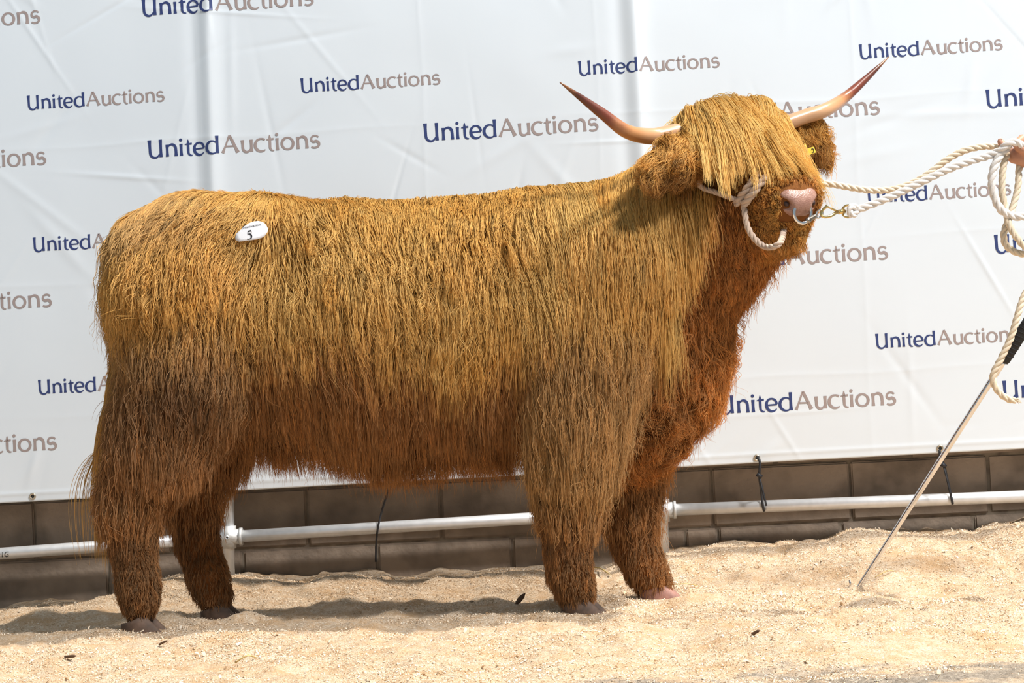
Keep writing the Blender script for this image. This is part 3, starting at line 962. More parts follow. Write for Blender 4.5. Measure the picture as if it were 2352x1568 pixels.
def hair_material(name):
    m = bpy.data.materials.new(name)
    m.use_nodes = True
    nt = m.node_tree
    nt.nodes.clear()
    out = nt.nodes.new('ShaderNodeOutputMaterial')
    h = nt.nodes.new('ShaderNodeBsdfDiffuse')
    h2 = nt.nodes.new('ShaderNodeBsdfHair'); h2.component = 'Reflection'
    h2.inputs['RoughnessU'].default_value = 0.28; h2.inputs['RoughnessV'].default_value = 0.9; h2.inputs['Offset'].default_value = math.radians(4)
    h3 = nt.nodes.new('ShaderNodeBsdfHair'); h3.component = 'Transmission'
    h3.inputs['RoughnessU'].default_value = 0.35; h3.inputs['RoughnessV'].default_value = 0.9
    at = nt.nodes.new('ShaderNodeAttribute'); at.attribute_name = 'fur_color'
    hi = nt.nodes.new('ShaderNodeHairInfo')
    mr = nt.nodes.new('ShaderNodeMapRange')
    nt.links.new(hi.outputs['Intercept'], mr.inputs[0])
    mr.inputs[3].default_value = 0.72; mr.inputs[4].default_value = 1.12       # sun-bleached towards the tips
    mx = nt.nodes.new('ShaderNodeMix'); mx.data_type = 'RGBA'; mx.blend_type = 'MULTIPLY'; mx.inputs[0].default_value = 1.0
    nt.links.new(at.outputs['Color'], mx.inputs[6]); nt.links.new(mr.outputs[0], mx.inputs[7])
    sh = nt.nodes.new('ShaderNodeMix'); sh.data_type = 'RGBA'; sh.inputs[0].default_value = 0.22; sh.inputs[7].default_value = (1.0, 0.88, 0.62, 1)
    nt.links.new(mx.outputs[2], sh.inputs[6])
    nt.links.new(mx.outputs[2], h.inputs['Color']); nt.links.new(sh.outputs[2], h2.inputs['Color']); nt.links.new(mx.outputs[2], h3.inputs['Color'])
    m1 = nt.nodes.new('ShaderNodeMixShader'); m1.inputs[0].default_value = 0.42
    m2 = nt.nodes.new('ShaderNodeMixShader'); m2.inputs[0].default_value = 0.20
    nt.links.new(h.outputs[0], m1.inputs[1]); nt.links.new(h2.outputs[0], m1.inputs[2])
    nt.links.new(m1.outputs[0], m2.inputs[1]); nt.links.new(h3.outputs[0], m2.inputs[2])
    nt.links.new(m2.outputs[0], out.inputs['Surface'])
    return m
M_FUR = hair_material('fur')

BLOND = np.array([0.94, 0.63, 0.215]); GOLD = np.array([0.77, 0.425, 0.098]); TAN = np.array([0.50, 0.275, 0.092])
ORANGE = np.array([0.56, 0.215, 0.042]); RED = np.array([0.365, 0.15, 0.038]); BROWN = np.array([0.205, 0.083, 0.025]); DARK = np.array([0.12, 0.042, 0.012])
def lerp(a, b, w):
    w = np.atleast_1d(np.asarray(w))[:, None]
    return a * (1 - w) + b * w

def cap(c, top=0.84):
    return c / np.maximum(c.max(1, keepdims=True) / top, 1.0)

def coat_fields(p, n, reg, seed):
    """length, flow direction, lift, gravity, layer, lock wave, colour of the coat at each root"""
    r = np.random.default_rng(seed)
    N = len(p)
    u, v = UV(p)
    side = np.where(p[:, 1] < 0.0, -1.0, 1.0)
    nz1 = fbm(p[:, 0] * 6, p[:, 2] * 6, p[:, 1] * 6, seed=91, octaves=2)
    nz2 = fbm(p[:, 0] * 14, p[:, 2] * 14, p[:, 1] * 14, seed=95, octaves=2)
    top = sstep(0.45, 0.95, n[:, 2])
    # ---- trunk
    L = 0.135 + 0.02 * nz1
    L = np.where(v > 740, 0.155, L)
    mane = sstep(1180, 1330, u) * sstep(830, 640, v)
    L = L + mane * 0.12
    L = L * (1 - 0.25 * top * (1 - mane * 0.3))
    belly = sstep(0.0, -0.7, n[:, 2]) 
    L = np.where(reg == TORSO, L + 0.03 * belly, L)
    dx = np.zeros(N); dz = -np.ones(N)
    rump = sstep(640, 560, u) * sstep(700, 520, v) * sstep(285, 400, u)
    dx = dx - 1.9 * rump
    dx = dx + 0.75 * sstep(600, 680, u) * sstep(1000, 760, u) * sstep(660, 500, v)
    dx = dx + 0.42 * sstep(820, 1000, u) * sstep(720, 520, v)
    dx = dx + 0.22 * sstep(1150, 1400, u) * sstep(900, 650, v)
    dx = dx + (0.35 * nz1 + 0.22 * nz2) * (1 - 0.6 * top)
    dy = side * (0.25 + 2.2 * top)
    lift = 0.20 - 0.12 * top; grav = np.full(N, 0.55); layer = r.random(N) ** 1.3 * 0.030 * (1 - 0.65 * top)
    wave = np.full(N, 0.0036)
    wave = wave * (1 - 0.6 * mane) * (1 - 0.55 * sstep(720, 800, v)) * (1 - 0.75 * top)
    # colour of the trunk: bleached gold over a red under coat
    g = sstep(860, 690, v + 60 * nz1 + 30 * nz2)
    col = lerp(RED, GOLD, g)
    col = lerp(col, BLOND, 0.55 * g * np.clip(0.45 + 0.6 * nz2, 0, 1) + 0.45 * mane * g)  # blond hair, its share raised to paint highlights on upper coat and mane
    col = lerp(col, TAN, 0.75 * sstep(640, 360, u) * g)  # tan deepened over the rump, painting in the weaker light there
    # hind quarter: dark hollow behind the stifle
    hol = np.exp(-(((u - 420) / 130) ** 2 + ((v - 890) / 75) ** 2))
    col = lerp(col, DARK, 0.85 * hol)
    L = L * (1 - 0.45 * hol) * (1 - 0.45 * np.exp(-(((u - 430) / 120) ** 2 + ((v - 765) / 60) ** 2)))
    # ---- neck
    m = reg == NECK
    thr = sstep(1540, 1620, u + 0.45 * (v - 560))
    L = np.where(m, 0.25 * (1 - thr) + 0.055 * thr, L)
    dx = np.where(m, 0.22 * (1 - thr) + 0.25 * thr + 0.12 * nz1, dx)
    col = np.where(m[:, None], lerp(lerp(lerp(TAN, GOLD, sstep(760, 560, v)), BLOND, 0.35 * np.clip(0.6 + nz2, 0, 1)), ORANGE * 0.85, thr), col)
    wave = np.where(m, 0.0020, wave)
    layer = np.where(m & (thr > 0.5), layer * 0.35, layer)
    # ---- brisket
    m = reg == BRISKET
    L = np.where(m, 0.085 + 0.03 * nz1, L)
    dx = np.where(m, 0.35 + 0.4 * nz1, dx)
    lift = np.where(m, 0.55, lift); wave = np.where(m, 0.009, wave)
    col = np.where(m[:, None], lerp(RED * 1.1, ORANGE, np.clip(0.35 + 0.6 * nz1 + sstep(1540, 1640, u) * 0.5, 0, 1)), col)
    # ---- legs
    m = reg == LEGU
    front = u > 1000
    L = np.where(m, np.where(front, 0.15, 0.135), L)
    L = np.where(m & (v > 1050), 0.105, L)
    dx = np.where(m, 0.12 * nz1 + np.where(front, -0.05, -0.10), dx)
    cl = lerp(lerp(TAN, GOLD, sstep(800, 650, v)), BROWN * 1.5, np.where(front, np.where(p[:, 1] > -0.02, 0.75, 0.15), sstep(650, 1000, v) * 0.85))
    cl = lerp(cl, RED, np.where(front, sstep(1080, 1180, v) * 0.7, 0.15))
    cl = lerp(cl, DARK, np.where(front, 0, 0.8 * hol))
    col = np.where(m[:, None], cl, col)
    L = np.where(m & ~front, L * (1 - 0.4 * hol), L)
    m = reg == LEGL
    L = np.where(m, 0.044 - 0.014 * sstep(1200, 1340, v), L)
    L = np.where(m & (n[:, 0] < -0.3), L * 1.35, L)
    dx = np.where(m, -0.10 + 0.15 * nz1, dx); dy = np.where(m, 0.1 * nz2, dy)
    lift = np.where(m, 0.26, lift); layer = np.where(m, layer * 0.35, layer); wave = np.where(m, 0.0010, wave)
    hind = u < 900
    col = np.where(m[:, None], lerp(lerp(RED, BROWN, 0.35 + 0.3 * nz1), BROWN * 0.85, np.where(hind, 0.6, 0.15)), col)
    # ---- head
    m = (reg == HEAD) | (reg == MUZZLE)
    f = (p - np.array(POLL)) @ np.array(F_); uu = (p - np.array(POLL)) @ np.array(U_)
    flow = np.array(F_)[None] * 0.55 + DOWN * 0.6
    L = np.where(m, 0.040, L)
    L = np.where(m & (f > 0.27), 0.018, L); L = np.where(reg == MUZZLE, 0.012, L)
    chin = m & (f > 0.20) & (uu < -0.115)
    L = np.where(chin, 0.055, L)
    lift = np.where(m, 0.35, lift); layer = np.where(m, layer * 0.25, layer); wave = np.where(m, 0.0015, wave)
    col = np.where(m[:, None], lerp(ORANGE * 0.95, GOLD * 0.85, np.clip(0.40 + 0.5 * nz2, 0, 1)), col)
    d = np.stack([dx, dy, dz], 1)
    d = np.where(m[:, None], flow + 0.2 * r.normal(size=(N, 3)), d)
    # ---- ears: fluffy
    m = reg == EAR
    en = np.where((p[:, 1] < 0)[:, None], np.array(EARN[2] - EARN[0])[None], np.array(EARF[2] - EARF[0])[None])
    d = np.where(m[:, None], unit(en) * 0.8 + DOWN * 0.5 + 0.35 * r.normal(size=(N, 3)), d)
    L = np.where(m, 0.078, L); lift = np.where(m, 0.85, lift); layer = np.where(m, 0.012 * r.random(N), layer); wave = np.where(m, 0.006, wave)
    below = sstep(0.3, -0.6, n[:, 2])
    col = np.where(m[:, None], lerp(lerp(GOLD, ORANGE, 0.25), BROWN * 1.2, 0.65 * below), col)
    # ---- tail
    m = reg == TAIL
    L = np.where(m, 0.12 + 0.30 * sstep(640, 930, v), L); dx = np.where(m, -0.22, dx)
    d = np.where(m[:, None], np.stack([dx, 0 * dy, -np.ones(N)], 1), d)
    col = np.where(m[:, None], lerp(TAN * 0.9, GOLD * 0.9, np.clip(0.5 + nz1, 0, 1)), col)
    grav = np.where(reg == HEAD, 0.35, grav); grav = np.where(reg == EAR, 0.25, grav)
    L = L * r.uniform(0.55, 1.15, N)
    col = col * np.exp(r.normal(0, 0.16, N))[:, None]
    return L, tangent(d, n), lift, grav, layer, wave, col

# density: fuller where strands are short or the hide faces the viewer's side of the ring
_w = np.ones(len(_tc))
_w *= np.where(_tc[:, 1] > 0.02, 0.42, 1.0)
_w *= np.select([_treg == LEGL, _treg == HEAD, _treg == MUZZLE, _treg == EAR, _treg == TAIL, _treg == BRISKET], [1.9, 2.2, 3.0, 3.6, 4.0, 1.6], 1.0)
_w *= np.where(_tn[:, 2] > 0.75, 1.7, 1.0)
def on_head(p):
    q = p - np.array(POLL)
    return q @ np.array(F_), q @ np.array(R_), q @ np.array(U_)
_f, _r, _u = on_head(_tc)
_bare = ((_treg == MUZZLE) | (_treg == HEAD)) & (_f > 0.355) & (_u > -0.060) & (np.abs(_r) < 0.060)
_w[_bare] = 0
N_COAT = 175000
cp, cn, cr = sample_roots(N_COAT, _w, 101)
cL, cd, clift, cgrav, clay, cwave, ccol = coat_fields(cp, cn, cr, 103)
S = grow(cp, cn, cd, cL, 9, clift, cgrav, clay)
S, lock = clump(S, 0.045, np.select([np.isin(cr, [LEGL, HEAD, MUZZLE])], [0.25], 0.42), 0.55, cwave * 1.6, 105)
S, lock2 = clump(S, 0.014, 0.62, 0.85, cwave, 107)
S += RNG.normal(size=(len(S), 1, 3)) * (np.linspace(0, 1, 9) ** 1.5)[None, :, None] * np.where(np.isin(cr, [EAR, BRISKET]), 0.006, 0.0035)[:, None, None]
S = push_out(S)
S = press(S, STK_C, STK_N, 0.062)
_lk = np.random.default_rng(5).normal(0, 0.24, lock2.max() + 1)
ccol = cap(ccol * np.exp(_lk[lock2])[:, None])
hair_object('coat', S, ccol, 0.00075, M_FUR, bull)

# ---- tousled outer strands over the trunk and legs
_wo = np.where(np.isin(_treg, [TORSO, NECK, LEGU, BRISKET]) & (_tc[:, 1] < 0.08) & (_tn[:, 2] < 0.55), 1.0, 0.0)
op, on_, or_ = sample_roots(5500, _wo, 301)
oL, od, olift, ograv, olay, owave, ocol = coat_fields(op, on_, or_, 303)
_ro = np.random.default_rng(31)
_skip = sstep(1180, 1330, UV(op)[0]) * sstep(830, 640, UV(op)[1])
od = tangent(od + _ro.normal(0, 1, od.shape) * (0.38 - 0.25 * _skip)[:, None], on_)
OS = grow(op, on_, od, oL * 1.12, 11, 0.30, ograv, 0.018 + 0.022 * _ro.random(len(op)) * (1 - 0.6 * sstep(0.45, 0.95, on_[:, 2])))
OS, ol = clump(OS, 0.030, 0.55, 0.75, 0.007 - 0.004 * _skip, 305)
OS += _ro.normal(size=(len(OS), 1, 3)) * (np.linspace(0, 1, 11) ** 1.5)[None, :, None] * 0.006
OS = press(push_out(OS), STK_C, STK_N, 0.062)
hair_object('outer_coat', OS, cap(ocol * 1.12 + 0.02), 0.00062, M_FUR, bull)

# ---- forelock: long fringe from the poll over the forehead and eyes
_wf = np.where((_treg == HEAD) & (_f < 0.10) & (_u > -0.03) & (_r < 0.145) & (_r > -0.18), 1.0, 0.0)
_wf *= 1.0 + 1.2 * (_f < 0.03)
fp, fn, fr_ = sample_roots(17000, _wf, 201)
ff, frr, fu = on_head(fp)
_rs = np.random.default_rng(9)
fd = np.array(F_)[None] * 1.0 + np.array(R_)[None] * (np.where(frr > 0, 2.6, -2.2) * frr + _rs.normal(0, 0.12, len(fp)))[:, None] + np.array(U_)[None] * 0.12
fL = (0.335 - 0.04 * sstep(0.02, 0.14, frr)) * (1.10 - 0.62 * _rs.random(len(fp)) ** 1.25) - 0.6 * np.clip(ff, 0, 0.1)
FS = grow(fp, fn, unit(fd), fL, 13, 0.32, 0.40, 0.004 + 0.026 * _rs.random(len(fp)), follow=1.0)
FS, fl1 = clump(FS, 0.030, 0.50, 0.55, 0.004, 203)
FS, fl2 = clump(FS, 0.010, 0.70, 0.85, 0.0022, 205)
FS += _rs.normal(size=(len(FS), 1, 3)) * (np.linspace(0, 1, 13) ** 1.5)[None, :, None] * 0.003
FS = push_out(FS)
fcol = lerp(np.broadcast_to(GOLD, (len(fp), 3)), BLOND, np.clip(0.6 + 0.5 * _rs.normal(size=fl2.max() + 1)[fl2], 0, 1) ) * np.exp(_rs.normal(0, 0.12, len(fp)))[:, None]
hair_object('forelock', FS, cap(fcol), 0.00078, M_FUR, bull)

# ---- local distance-field sculpting for small organic parts
def sculpt(prims, lo, hi, h, carve=(), k=0.012, kc=0.008):
    lo = np.array(lo); n = [int((b - a) / h) + 2 for a, b in zip(lo, hi)]
    X, Y, Z = np.meshgrid(*[lo[i] + h * np.arange(n[i]) for i in range(3)], indexing='ij')
    D = np.full(X.shape, 0.3)
    for a, b, ra, rb, *kk in prims:
        D = smin(D, cone_d(X, Y, Z, tuple(a), tuple(b), ra, rb, 1.0), kk[0] if kk else k)
    for a, b, ra, rb in carve:
        D = -smin(-D, cone_d(X, Y, Z, tuple(a), tuple(b), ra, rb, 1.0), kc)
    return surface_nets(D, lo, h)

# nose pad and lips
def flesh(nt, b, tc):
    v = nt.nodes.new('ShaderNodeTexVoronoi'); v.inputs['Scale'].default_value = 260
    nt.links.new(tc.outputs['Object'], v.inputs['Vector'])
    bp = nt.nodes.new('ShaderNodeBump'); bp.inputs['Strength'].default_value = 0.5; bp.inputs['Distance'].default_value = 0.0015
    nt.links.new(v.outputs['Distance'], bp.inputs['Height']); nt.links.new(bp.outputs['Normal'], b.inputs['Normal'])
M_NOSE = mat('nose_skin', (0.29, 0.145, 0.108), 0.36, noise=(60, (0.41, 0.235, 0.18), 0.25), spec=0.5, extra=flesh)
M_DARKSKIN = mat('dark_skin', (0.03, 0.012, 0.010), 0.5, noise=(40, (0.05, 0.02, 0.015), 0.25))
_c = hp(.37, 0, -.05)
nose_prims = [(hp(.364, .032, -.006), hp(.364, -.032, -.006), .036, .036), (hp(.374, .014, -.014), hp(.374, -.014, -.014), .038, .038),
              (hp(.360, .016, -.058), hp(.360, -.016, -.058), .034, .034)]
nose_carve = [(hp(.414, .044, -0.009), hp(.355, .058, 0.0), .0140, .011), (hp(.414, -.044, -0.009), hp(.355, -.058, 0.0), .0140, .011),
              (hp(.42, .028, -0.021), hp(.42, .046, -0.011), .006, .010), (hp(.42, -.028, -0.021), hp(.42, -.046, -0.011), .006, .010),
              (hp(.400, .075, -0.0750), hp(.412, 0, -0.0730), .005, .005), (hp(.400, -.075, -0.0750), hp(.412, 0, -0.0730), .005, .005)]
nose = part('nose', sculpt(nose_prims, np.array(_c) - .13, np.array(_c) + .13, .004, nose_carve, .014), M_NOSE, bull)
for s in (1, -1):
    c = np.array(hp(.372, .0490 * s, -.0040))
    a = np.linspace(0, 2 * PI, 12, endpoint=False)
    part('nostril', sculpt([(c, np.array(hp(.388, .0440 * s, -.007)), .0095, .0085)], c - .04, c + .04, .004), M_DARKSKIN, nose)

# eyes, behind the fringe
M_EYE = mat('eye', (0.012, 0.006, 0.004), 0.08, noise=(20, (0.02, 0.010, 0.006), 0.3))
for s in (1, -1):
    c = np.array(hp(.135, .112 * s, -.055))
    part('eye', sculpt([(c - .004, c + .004, .021, .021)], c - .04, c + .04, .005), M_EYE, bull)

# horns
def horn_nodes(nt, b, tc):
    at = nt.nodes.new('ShaderNodeAttribute'); at.attribute_name = 'along'
    n = nt.nodes.new('ShaderNodeTexNoise'); n.inputs['Scale'].default_value = 22; n.inputs['Detail'].default_value = 5
    nt.links.new(tc.outputs['Object'], n.inputs['Vector'])
    ad = nt.nodes.new('ShaderNodeMath'); ad.operation = 'MULTIPLY_ADD'; ad.inputs[1].default_value = 0.12
    nt.links.new(n.outputs['Fac'], ad.inputs[0]); nt.links.new(at.outputs['Fac'], ad.inputs[2])
    r = nt.nodes.new('ShaderNodeValToRGB')
    st = [(0.10, (0.45, 0.26, 0.155)), (0.46, (0.55, 0.32, 0.175)), (0.62, (0.50, 0.23, 0.09)), (0.74, (0.21, 0.052, 0.028)), (0.95, (0.095, 0.028, 0.018)), (1.0, (0.26, 0.11, 0.045))]
    while len(r.color_ramp.elements) < len(st): r.color_ramp.elements.new(0.5)
    for e, (p, c) in zip(r.color_ramp.elements, st):
        e.position = min(1.0, p); e.color = (*c, 1)
    nt.links.new(ad.outputs[0], r.inputs['Fac']); nt.links.new(r.outputs['Color'], b.inputs['Base Color'])
M_HORN = mat('horn', (0.6, 0.35, 0.2), 0.30, spec=0.5, bump=None, extra=horn_nodes)
def horn(pts, radii):
    path = catmull(pts, 48)
    t = np.linspace(0, 1, 48)
    r = np.interp(t, np.linspace(0, 1, len(radii)), radii)
    r *= 1 + 0.02 * np.sin(t * 60) * (t < 0.4)
    V, F = tube(path, r, 20)
    o = part('horn', (V, F), M_HORN, bull)
    o.data.attributes.new('along', 'FLOAT', 'POINT').data.foreach_set('value', np.repeat(t, 20).astype(np.float32))
    return o
horn([hp(-.01, .05, .01), hp(-.01, .13, .015), P(1550, 304, POLL.y + R_.y * .215), P(1500, 313, POLL.y + R_.y * .28), P(1440, 302, -.30), P(1385, 262, -.33), P(1335, 225, -.36), P(1286, 189, -.40)],
     [.024, .024, .0245, .0245, .022, .019, .015, .009, .0015])
horn([hp(-.01, -.05, .01), hp(-.01, -.12, .02), P(1848, 268, POLL.y - R_.y * .20), P(1895, 253, POLL.y - R_.y * .26), P(1938, 226, .12), P(1976, 193, .16), P(2011, 160, .20), P(2041, 131, .24)],
     [.023, .023, .0225, .022, .020, .017, .013, .008, .0015])

# cloven hooves
M_HOOF = mat('hoof_horn', (0.060, 0.038, 0.026), 0.72, noise=(35, (0.15, 0.088, 0.058), 0.22), bump=(90, 0.25, 0.002))
M_HOOFP = mat('pink_hoof', (0.42, 0.21, 0.16), 0.40, noise=(28, (0.24, 0.115, 0.09), 0.22), bump=(90, 0.25, 0.002))
def claw(toe, ang, side, L=0.140, W=0.050, Ht=0.056, m=M_HOOF):
    """one half of a cloven hoof: flat sole, sloping front wall, rounded heel"""
    lv = np.linspace(0, 1, 7)
    V = []
    n = 20
    a = np.linspace(0, 2 * PI, n, endpoint=False)
    for q in lv:
        back = q ** 1.1
        x = np.where(np.cos(a) > 0, np.cos(a) * L * 0.62 * (1 - 0.72 * back), np.cos(a) * L * 0.38 * (1 - 0.10 * back))
        y = np.sin(a) * W / 2 * (1 - 0.42 * np.clip(np.cos(a), 0, 1) ** 2) * (1 - 0.12 * q) * (1.06 - 0.06 * np.cos(q * 3))
        y = y + side * 0.010 * np.clip(-np.cos(a), -1, 1) * 0.3 - side * 0.010 * np.clip(np.cos(a), 0, 1) * (1 - q)
        V.append(np.stack([x - L * 0.10 - 0.004 * q, y + side * W * 0.56, np.full(n, q * Ht * 1.0) - 0.012 + 0.012 * q * np.cos(a)], 1))
    V = np.vstack(V)
    ca, sa = math.cos(ang), math.sin(ang)
    V = np.stack([V[:, 0] * ca - V[:, 1] * sa, V[:, 0] * sa + V[:, 1] * ca, V[:, 2]], 1) + np.array([toe.x, toe.y, float(ground_z(np.array([toe.x]), np.array([toe.y]))[0]) - 0.008])
    F = [(i * n + k, i * n + (k + 1) % n, (i + 1) * n + (k + 1) % n, (i + 1) * n + k) for i in range(len(lv) - 1) for k in range(n)]
    F += [tuple(range(n - 1, -1, -1)), tuple((len(lv) - 1) * n + k for k in range(n))]
    part('hoof', (V, F), m, bull)
for key, ang, m in (('nh', -.15, M_HOOF), ('fh', -.12, M_HOOF), ('nf', -.25, M_HOOF), ('ff', -.10, M_HOOFP)):
    for s in (-1, 1):
        claw(FEET[key] + Vector((0.016, 0, 0)), ang + 0.11 * s, s, m=m)

# ================================================================== TACK AND HANDLER
M_STEEL = mat('chrome_steel', (0.80, 0.81, 0.83), 0.12, 1.0, noise=(40, (0.70, 0.71, 0.73), 0.3))
M_GREYST = mat('spring_steel', (0.30, 0.28, 0.25), 0.35, 1.0, noise=(50, (0.42, 0.39, 0.34), 0.3))
M_GOLD = mat('brass', (0.80, 0.60, 0.25), 0.25, 1.0, noise=(40, (0.66, 0.48, 0.20), 0.3))
def fibre(nt, b, tc):
    n = nt.nodes.new('ShaderNodeTexNoise'); n.inputs['Scale'].default_value = 420; n.inputs['Detail'].default_value = 3
    nt.links.new(tc.outputs['Object'], n.inputs['Vector'])
    bp = nt.nodes.new('ShaderNodeBump'); bp.inputs['Strength'].default_value = 0.5; bp.inputs['Distance'].default_value = 0.002
    nt.links.new(n.outputs['Fac'], bp.inputs['Height']); nt.links.new(bp.outputs['Normal'], b.inputs['Normal'])
M_CREAM = mat('cream_rope', (0.74, 0.60, 0.43), 0.85, noise=(14, (0.82, 0.71, 0.55), 0.25), spec=0.2, extra=fibre)
M_WHITE = mat('white_rope', (0.80, 0.74, 0.68), 0.85, noise=(14, (0.86, 0.82, 0.78), 0.25), spec=0.2, extra=fibre)
M_SOILED = mat('soiled_rope', (0.50, 0.37, 0.28), 0.9, noise=(18, (0.64, 0.50, 0.40), 0.25), spec=0.15, extra=fibre)

# nose ring with spring swivel
rc = hp(.412, 0, -.024)
ring = thing('nose_ring', 'chrome nose ring with dark coil spring swivel in the pink nostrils', 'nose ring', tuple(rc))
_ax2 = (-U_ * 0.85 + F_ * 0.45).normalized()
part('ring', torus(rc, 0.0285, 0.0050, R_, _ax2, 44, 12), M_STEEL, ring)
s0 = rc + _ax2 * 0.0285 * 0.75 - R_ * 0.018
EYE = P(1882, 491, s0.y + 0.005)
sd = (EYE - s0).normalized()
s1 = EYE - sd * 0.012
_n1 = sd.orthogonal().normalized(); _n2 = sd.cross(_n1)
tt = np.linspace(0, 1, 180)
L_s = (s1 - s0).length
coil = np.array(s0)[None] + np.outer(tt * L_s, np.array(sd)) + 0.0058 * (np.outer(np.cos(tt * 2 * PI * 10), np.array(_n1)) + np.outer(np.sin(tt * 2 * PI * 10), np.array(_n2)))
part('spring', tube(coil, 0.0014, 6), M_GREYST, ring)
part('swivel_pin', tube([tuple(s0), tuple(s1)], 0.0034, 10), M_GREYST, ring)
part('swivel_collar', tube([tuple(s0 - sd * .006), tuple(s0 + sd * .006)], 0.0078, 14), M_GREYST, ring)
part('swivel_eye', torus(EYE, 0.0105, 0.0030, sd, Vector((0, 0, 1)), 28, 10), M_STEEL, ring)

# white lead rope with brass snap hook
yH = -0.34
lead = thing('lead_rope', 'thick white twisted lead rope clipped to the nose ring', 'rope', tuple(P(1958, 484, yH)))
hk = [EYE + Vector((0.003, -0.004, 0.012)), P(1899, 474, yH - .05), P(1893, 482, yH - .05), P(1887, 492, yH - .05), P(1895, 499, yH - .05), P(1908, 498, yH - .04), P(1924, 489, yH - .02), P(1936, 484, yH)]
part('snap_hook', merge(tube(catmull([P(1901, 472, yH - .05), P(1889, 483, yH - .05), P(1886, 492, yH - .05), P(1893, 498, yH - .05), P(1908, 496, yH - .04), P(1922, 488, yH - .02), P(1934, 486, yH)], 40), np.interp(np.linspace(0, 1, 40), [0, .5, 1], [.0042, .0040, .0050]), 10),
                        tube([tuple(P(1900, 474, yH - .05)), tuple(P(1912, 480, yH - .04)), tuple(P(1926, 487, yH - .02))], [.0028, .0030, .0036], 8)), M_GOLD, lead)
part('hook_swivel', tube([tuple(P(1926, 487, yH - .01)), tuple(P(1940, 485, yH))], 0.0068, 12), M_GOLD, lead)
part('end_ring', torus(P(1948, 485, yH), 0.0172, 0.0030, (0.95, -0.3, 0), (0, 0, 1), 36, 10), M_GOLD, lead)
part('rope', rope(catmull([P(1957, 485, yH), P(1990, 474, yH), P(2050, 450, yH), P(2110, 421, yH), P(2170, 392, yH), P(2225, 371, yH), P(2272, 357, yH), P(2298, 345, yH - .01), P(2314, 331, yH - .02), P(2332, 326, yH - .015), P(2352, 338, yH),
                           P(2372, 352, yH + .03), P(2385, 340, yH + .07)], 200), 0.0112), M_WHITE, lead)
part('rope_coil', rope(catmull([P(2318, 336, yH + .01), P(2300, 352, yH - .005), P(2285, 380, yH - .01), P(2278, 415, yH - .01), P(2284, 450, yH - .01), P(2298, 480, yH - .01), P(2322, 495, yH), P(2350, 497, yH), P(2392, 490, yH + .02), P(2412, 440, yH + .03), P(2392, 385, yH + .04), P(2375, 360, yH + .03)], 200), 0.0118), M_WHITE, lead)
part('rope_eye', merge(rope(catmull([P(1972, 479, yH), P(1958, 474, yH - .012), P(1951, 484, yH - .014), P(1957, 494, yH - .012), P(1970, 485, yH)], 40), 0.0098, pitch=.07)), M_WHITE, lead)

# halter with its own lead
halter = thing('rope_halter', 'soiled cream rope halter round the muzzle with a long lead', 'halter', tuple(on_bull(1695, 455, .01)))
def on_path(pts, off):
    off = off if isinstance(off, (list, tuple)) else [off] * len(pts)
    return [on_bull(u, v, o) for (u, v), o in zip(pts, off)]
part('cheek_rope', rope(catmull(on_path([(1597, 405), (1612, 430), (1640, 440), (1668, 450), (1695, 460), (1710, 466)], .020), 60), 0.0082), M_SOILED, halter)
part('noseband', rope(catmull(on_path([(1690, 470), (1703, 452), (1718, 432), (1735, 410), (1745, 400), (1752, 394)], (.018, .018, .018, .010, .0, -.006)), 60), 0.0125), M_SOILED, halter)
part('noseband', rope(catmull(on_path([(1708, 472), (1720, 455), (1735, 436), (1750, 417), (1758, 408), (1765, 402)], (.018, .018, .016, .008, .0, -.006)), 60), 0.0118), M_SOILED, halter)
ck = on_bull(1708, 466, .014)
part('chin_rope', rope(catmull([ck, P(1711, 490, ck.y - .015), P(1716, 518, ck.y - .02), P(1730, 544, ck.y - .03), P(1752, 564, ck.y - .05), P(1774, 567, ck.y - .09), P(1792, 557, ck.y - .10), on_bull(1800, 532, .010), on_bull(1803, 515, -.015)], 90), 0.0090), M_SOILED, halter)
yL = -0.26
part('lead', rope(catmull([P(1850, 442, yL), P(1872, 430, yL), P(1900, 422, yL), P(1945, 429, yL), P(1990, 436, yL), P(2040, 436, yL), P(2085, 425, yL), P(2130, 401, yL), P(2175, 367, yL), P(2215, 346, yL), P(2255, 337, yL), P(2290, 337, yL),
                           P(2318, 350, yL - .02), P(2310, 362, yL - .06), P(2303, 395, yL - .07), P(2302, 440, yL - .07), P(2310, 480, yL - .07), P(2318, 515, yL - .08), P(2335, 545, yL - .08), P(2365, 570, yL - .07), P(2410, 540, yL - .05), P(2415, 450, yL - .03),
                           P(2380, 370, yL - .02), P(2350, 365, yL - .02), P(2341, 385, yL - .03), P(2338, 430, yL - .04), P(2328, 470, yL - .05), P(2316, 505, yL - .06), P(2306, 535, yL - .06), P(2310, 562, yL - .06), P(2335, 580, yL - .06), P(2375, 588, yL - .05),
                           P(2405, 610, yL - .05), P(2380, 640, yL - .06), P(2352, 680, yL - .08), P(2336, 730, yL - .09), P(2322, 775, yL - .09), P(2300, 822, yL - .09), P(2282, 858, yL - .09), P(2283, 882, yL - .09), P(2298, 904, yL - .09), P(2318, 917, yL - .09), P(2333, 920, yL - .09)], 900), 0.0098), M_CREAM, halter)
fr = []
_e = P(2333, 920, yL - .09)
for k in range(14):
    q = _e + Vector((RNG.uniform(.006, .018), RNG.uniform(-.008, .008), RNG.uniform(-.012, .008)))
    fr.append(tube([tuple(_e), tuple(_e.lerp(q, .5) + Vector((0, 0, .002))), tuple(q)], [.002, .0014, .0004], 5))
part('frayed_end', merge(*fr), M_CREAM, halter)

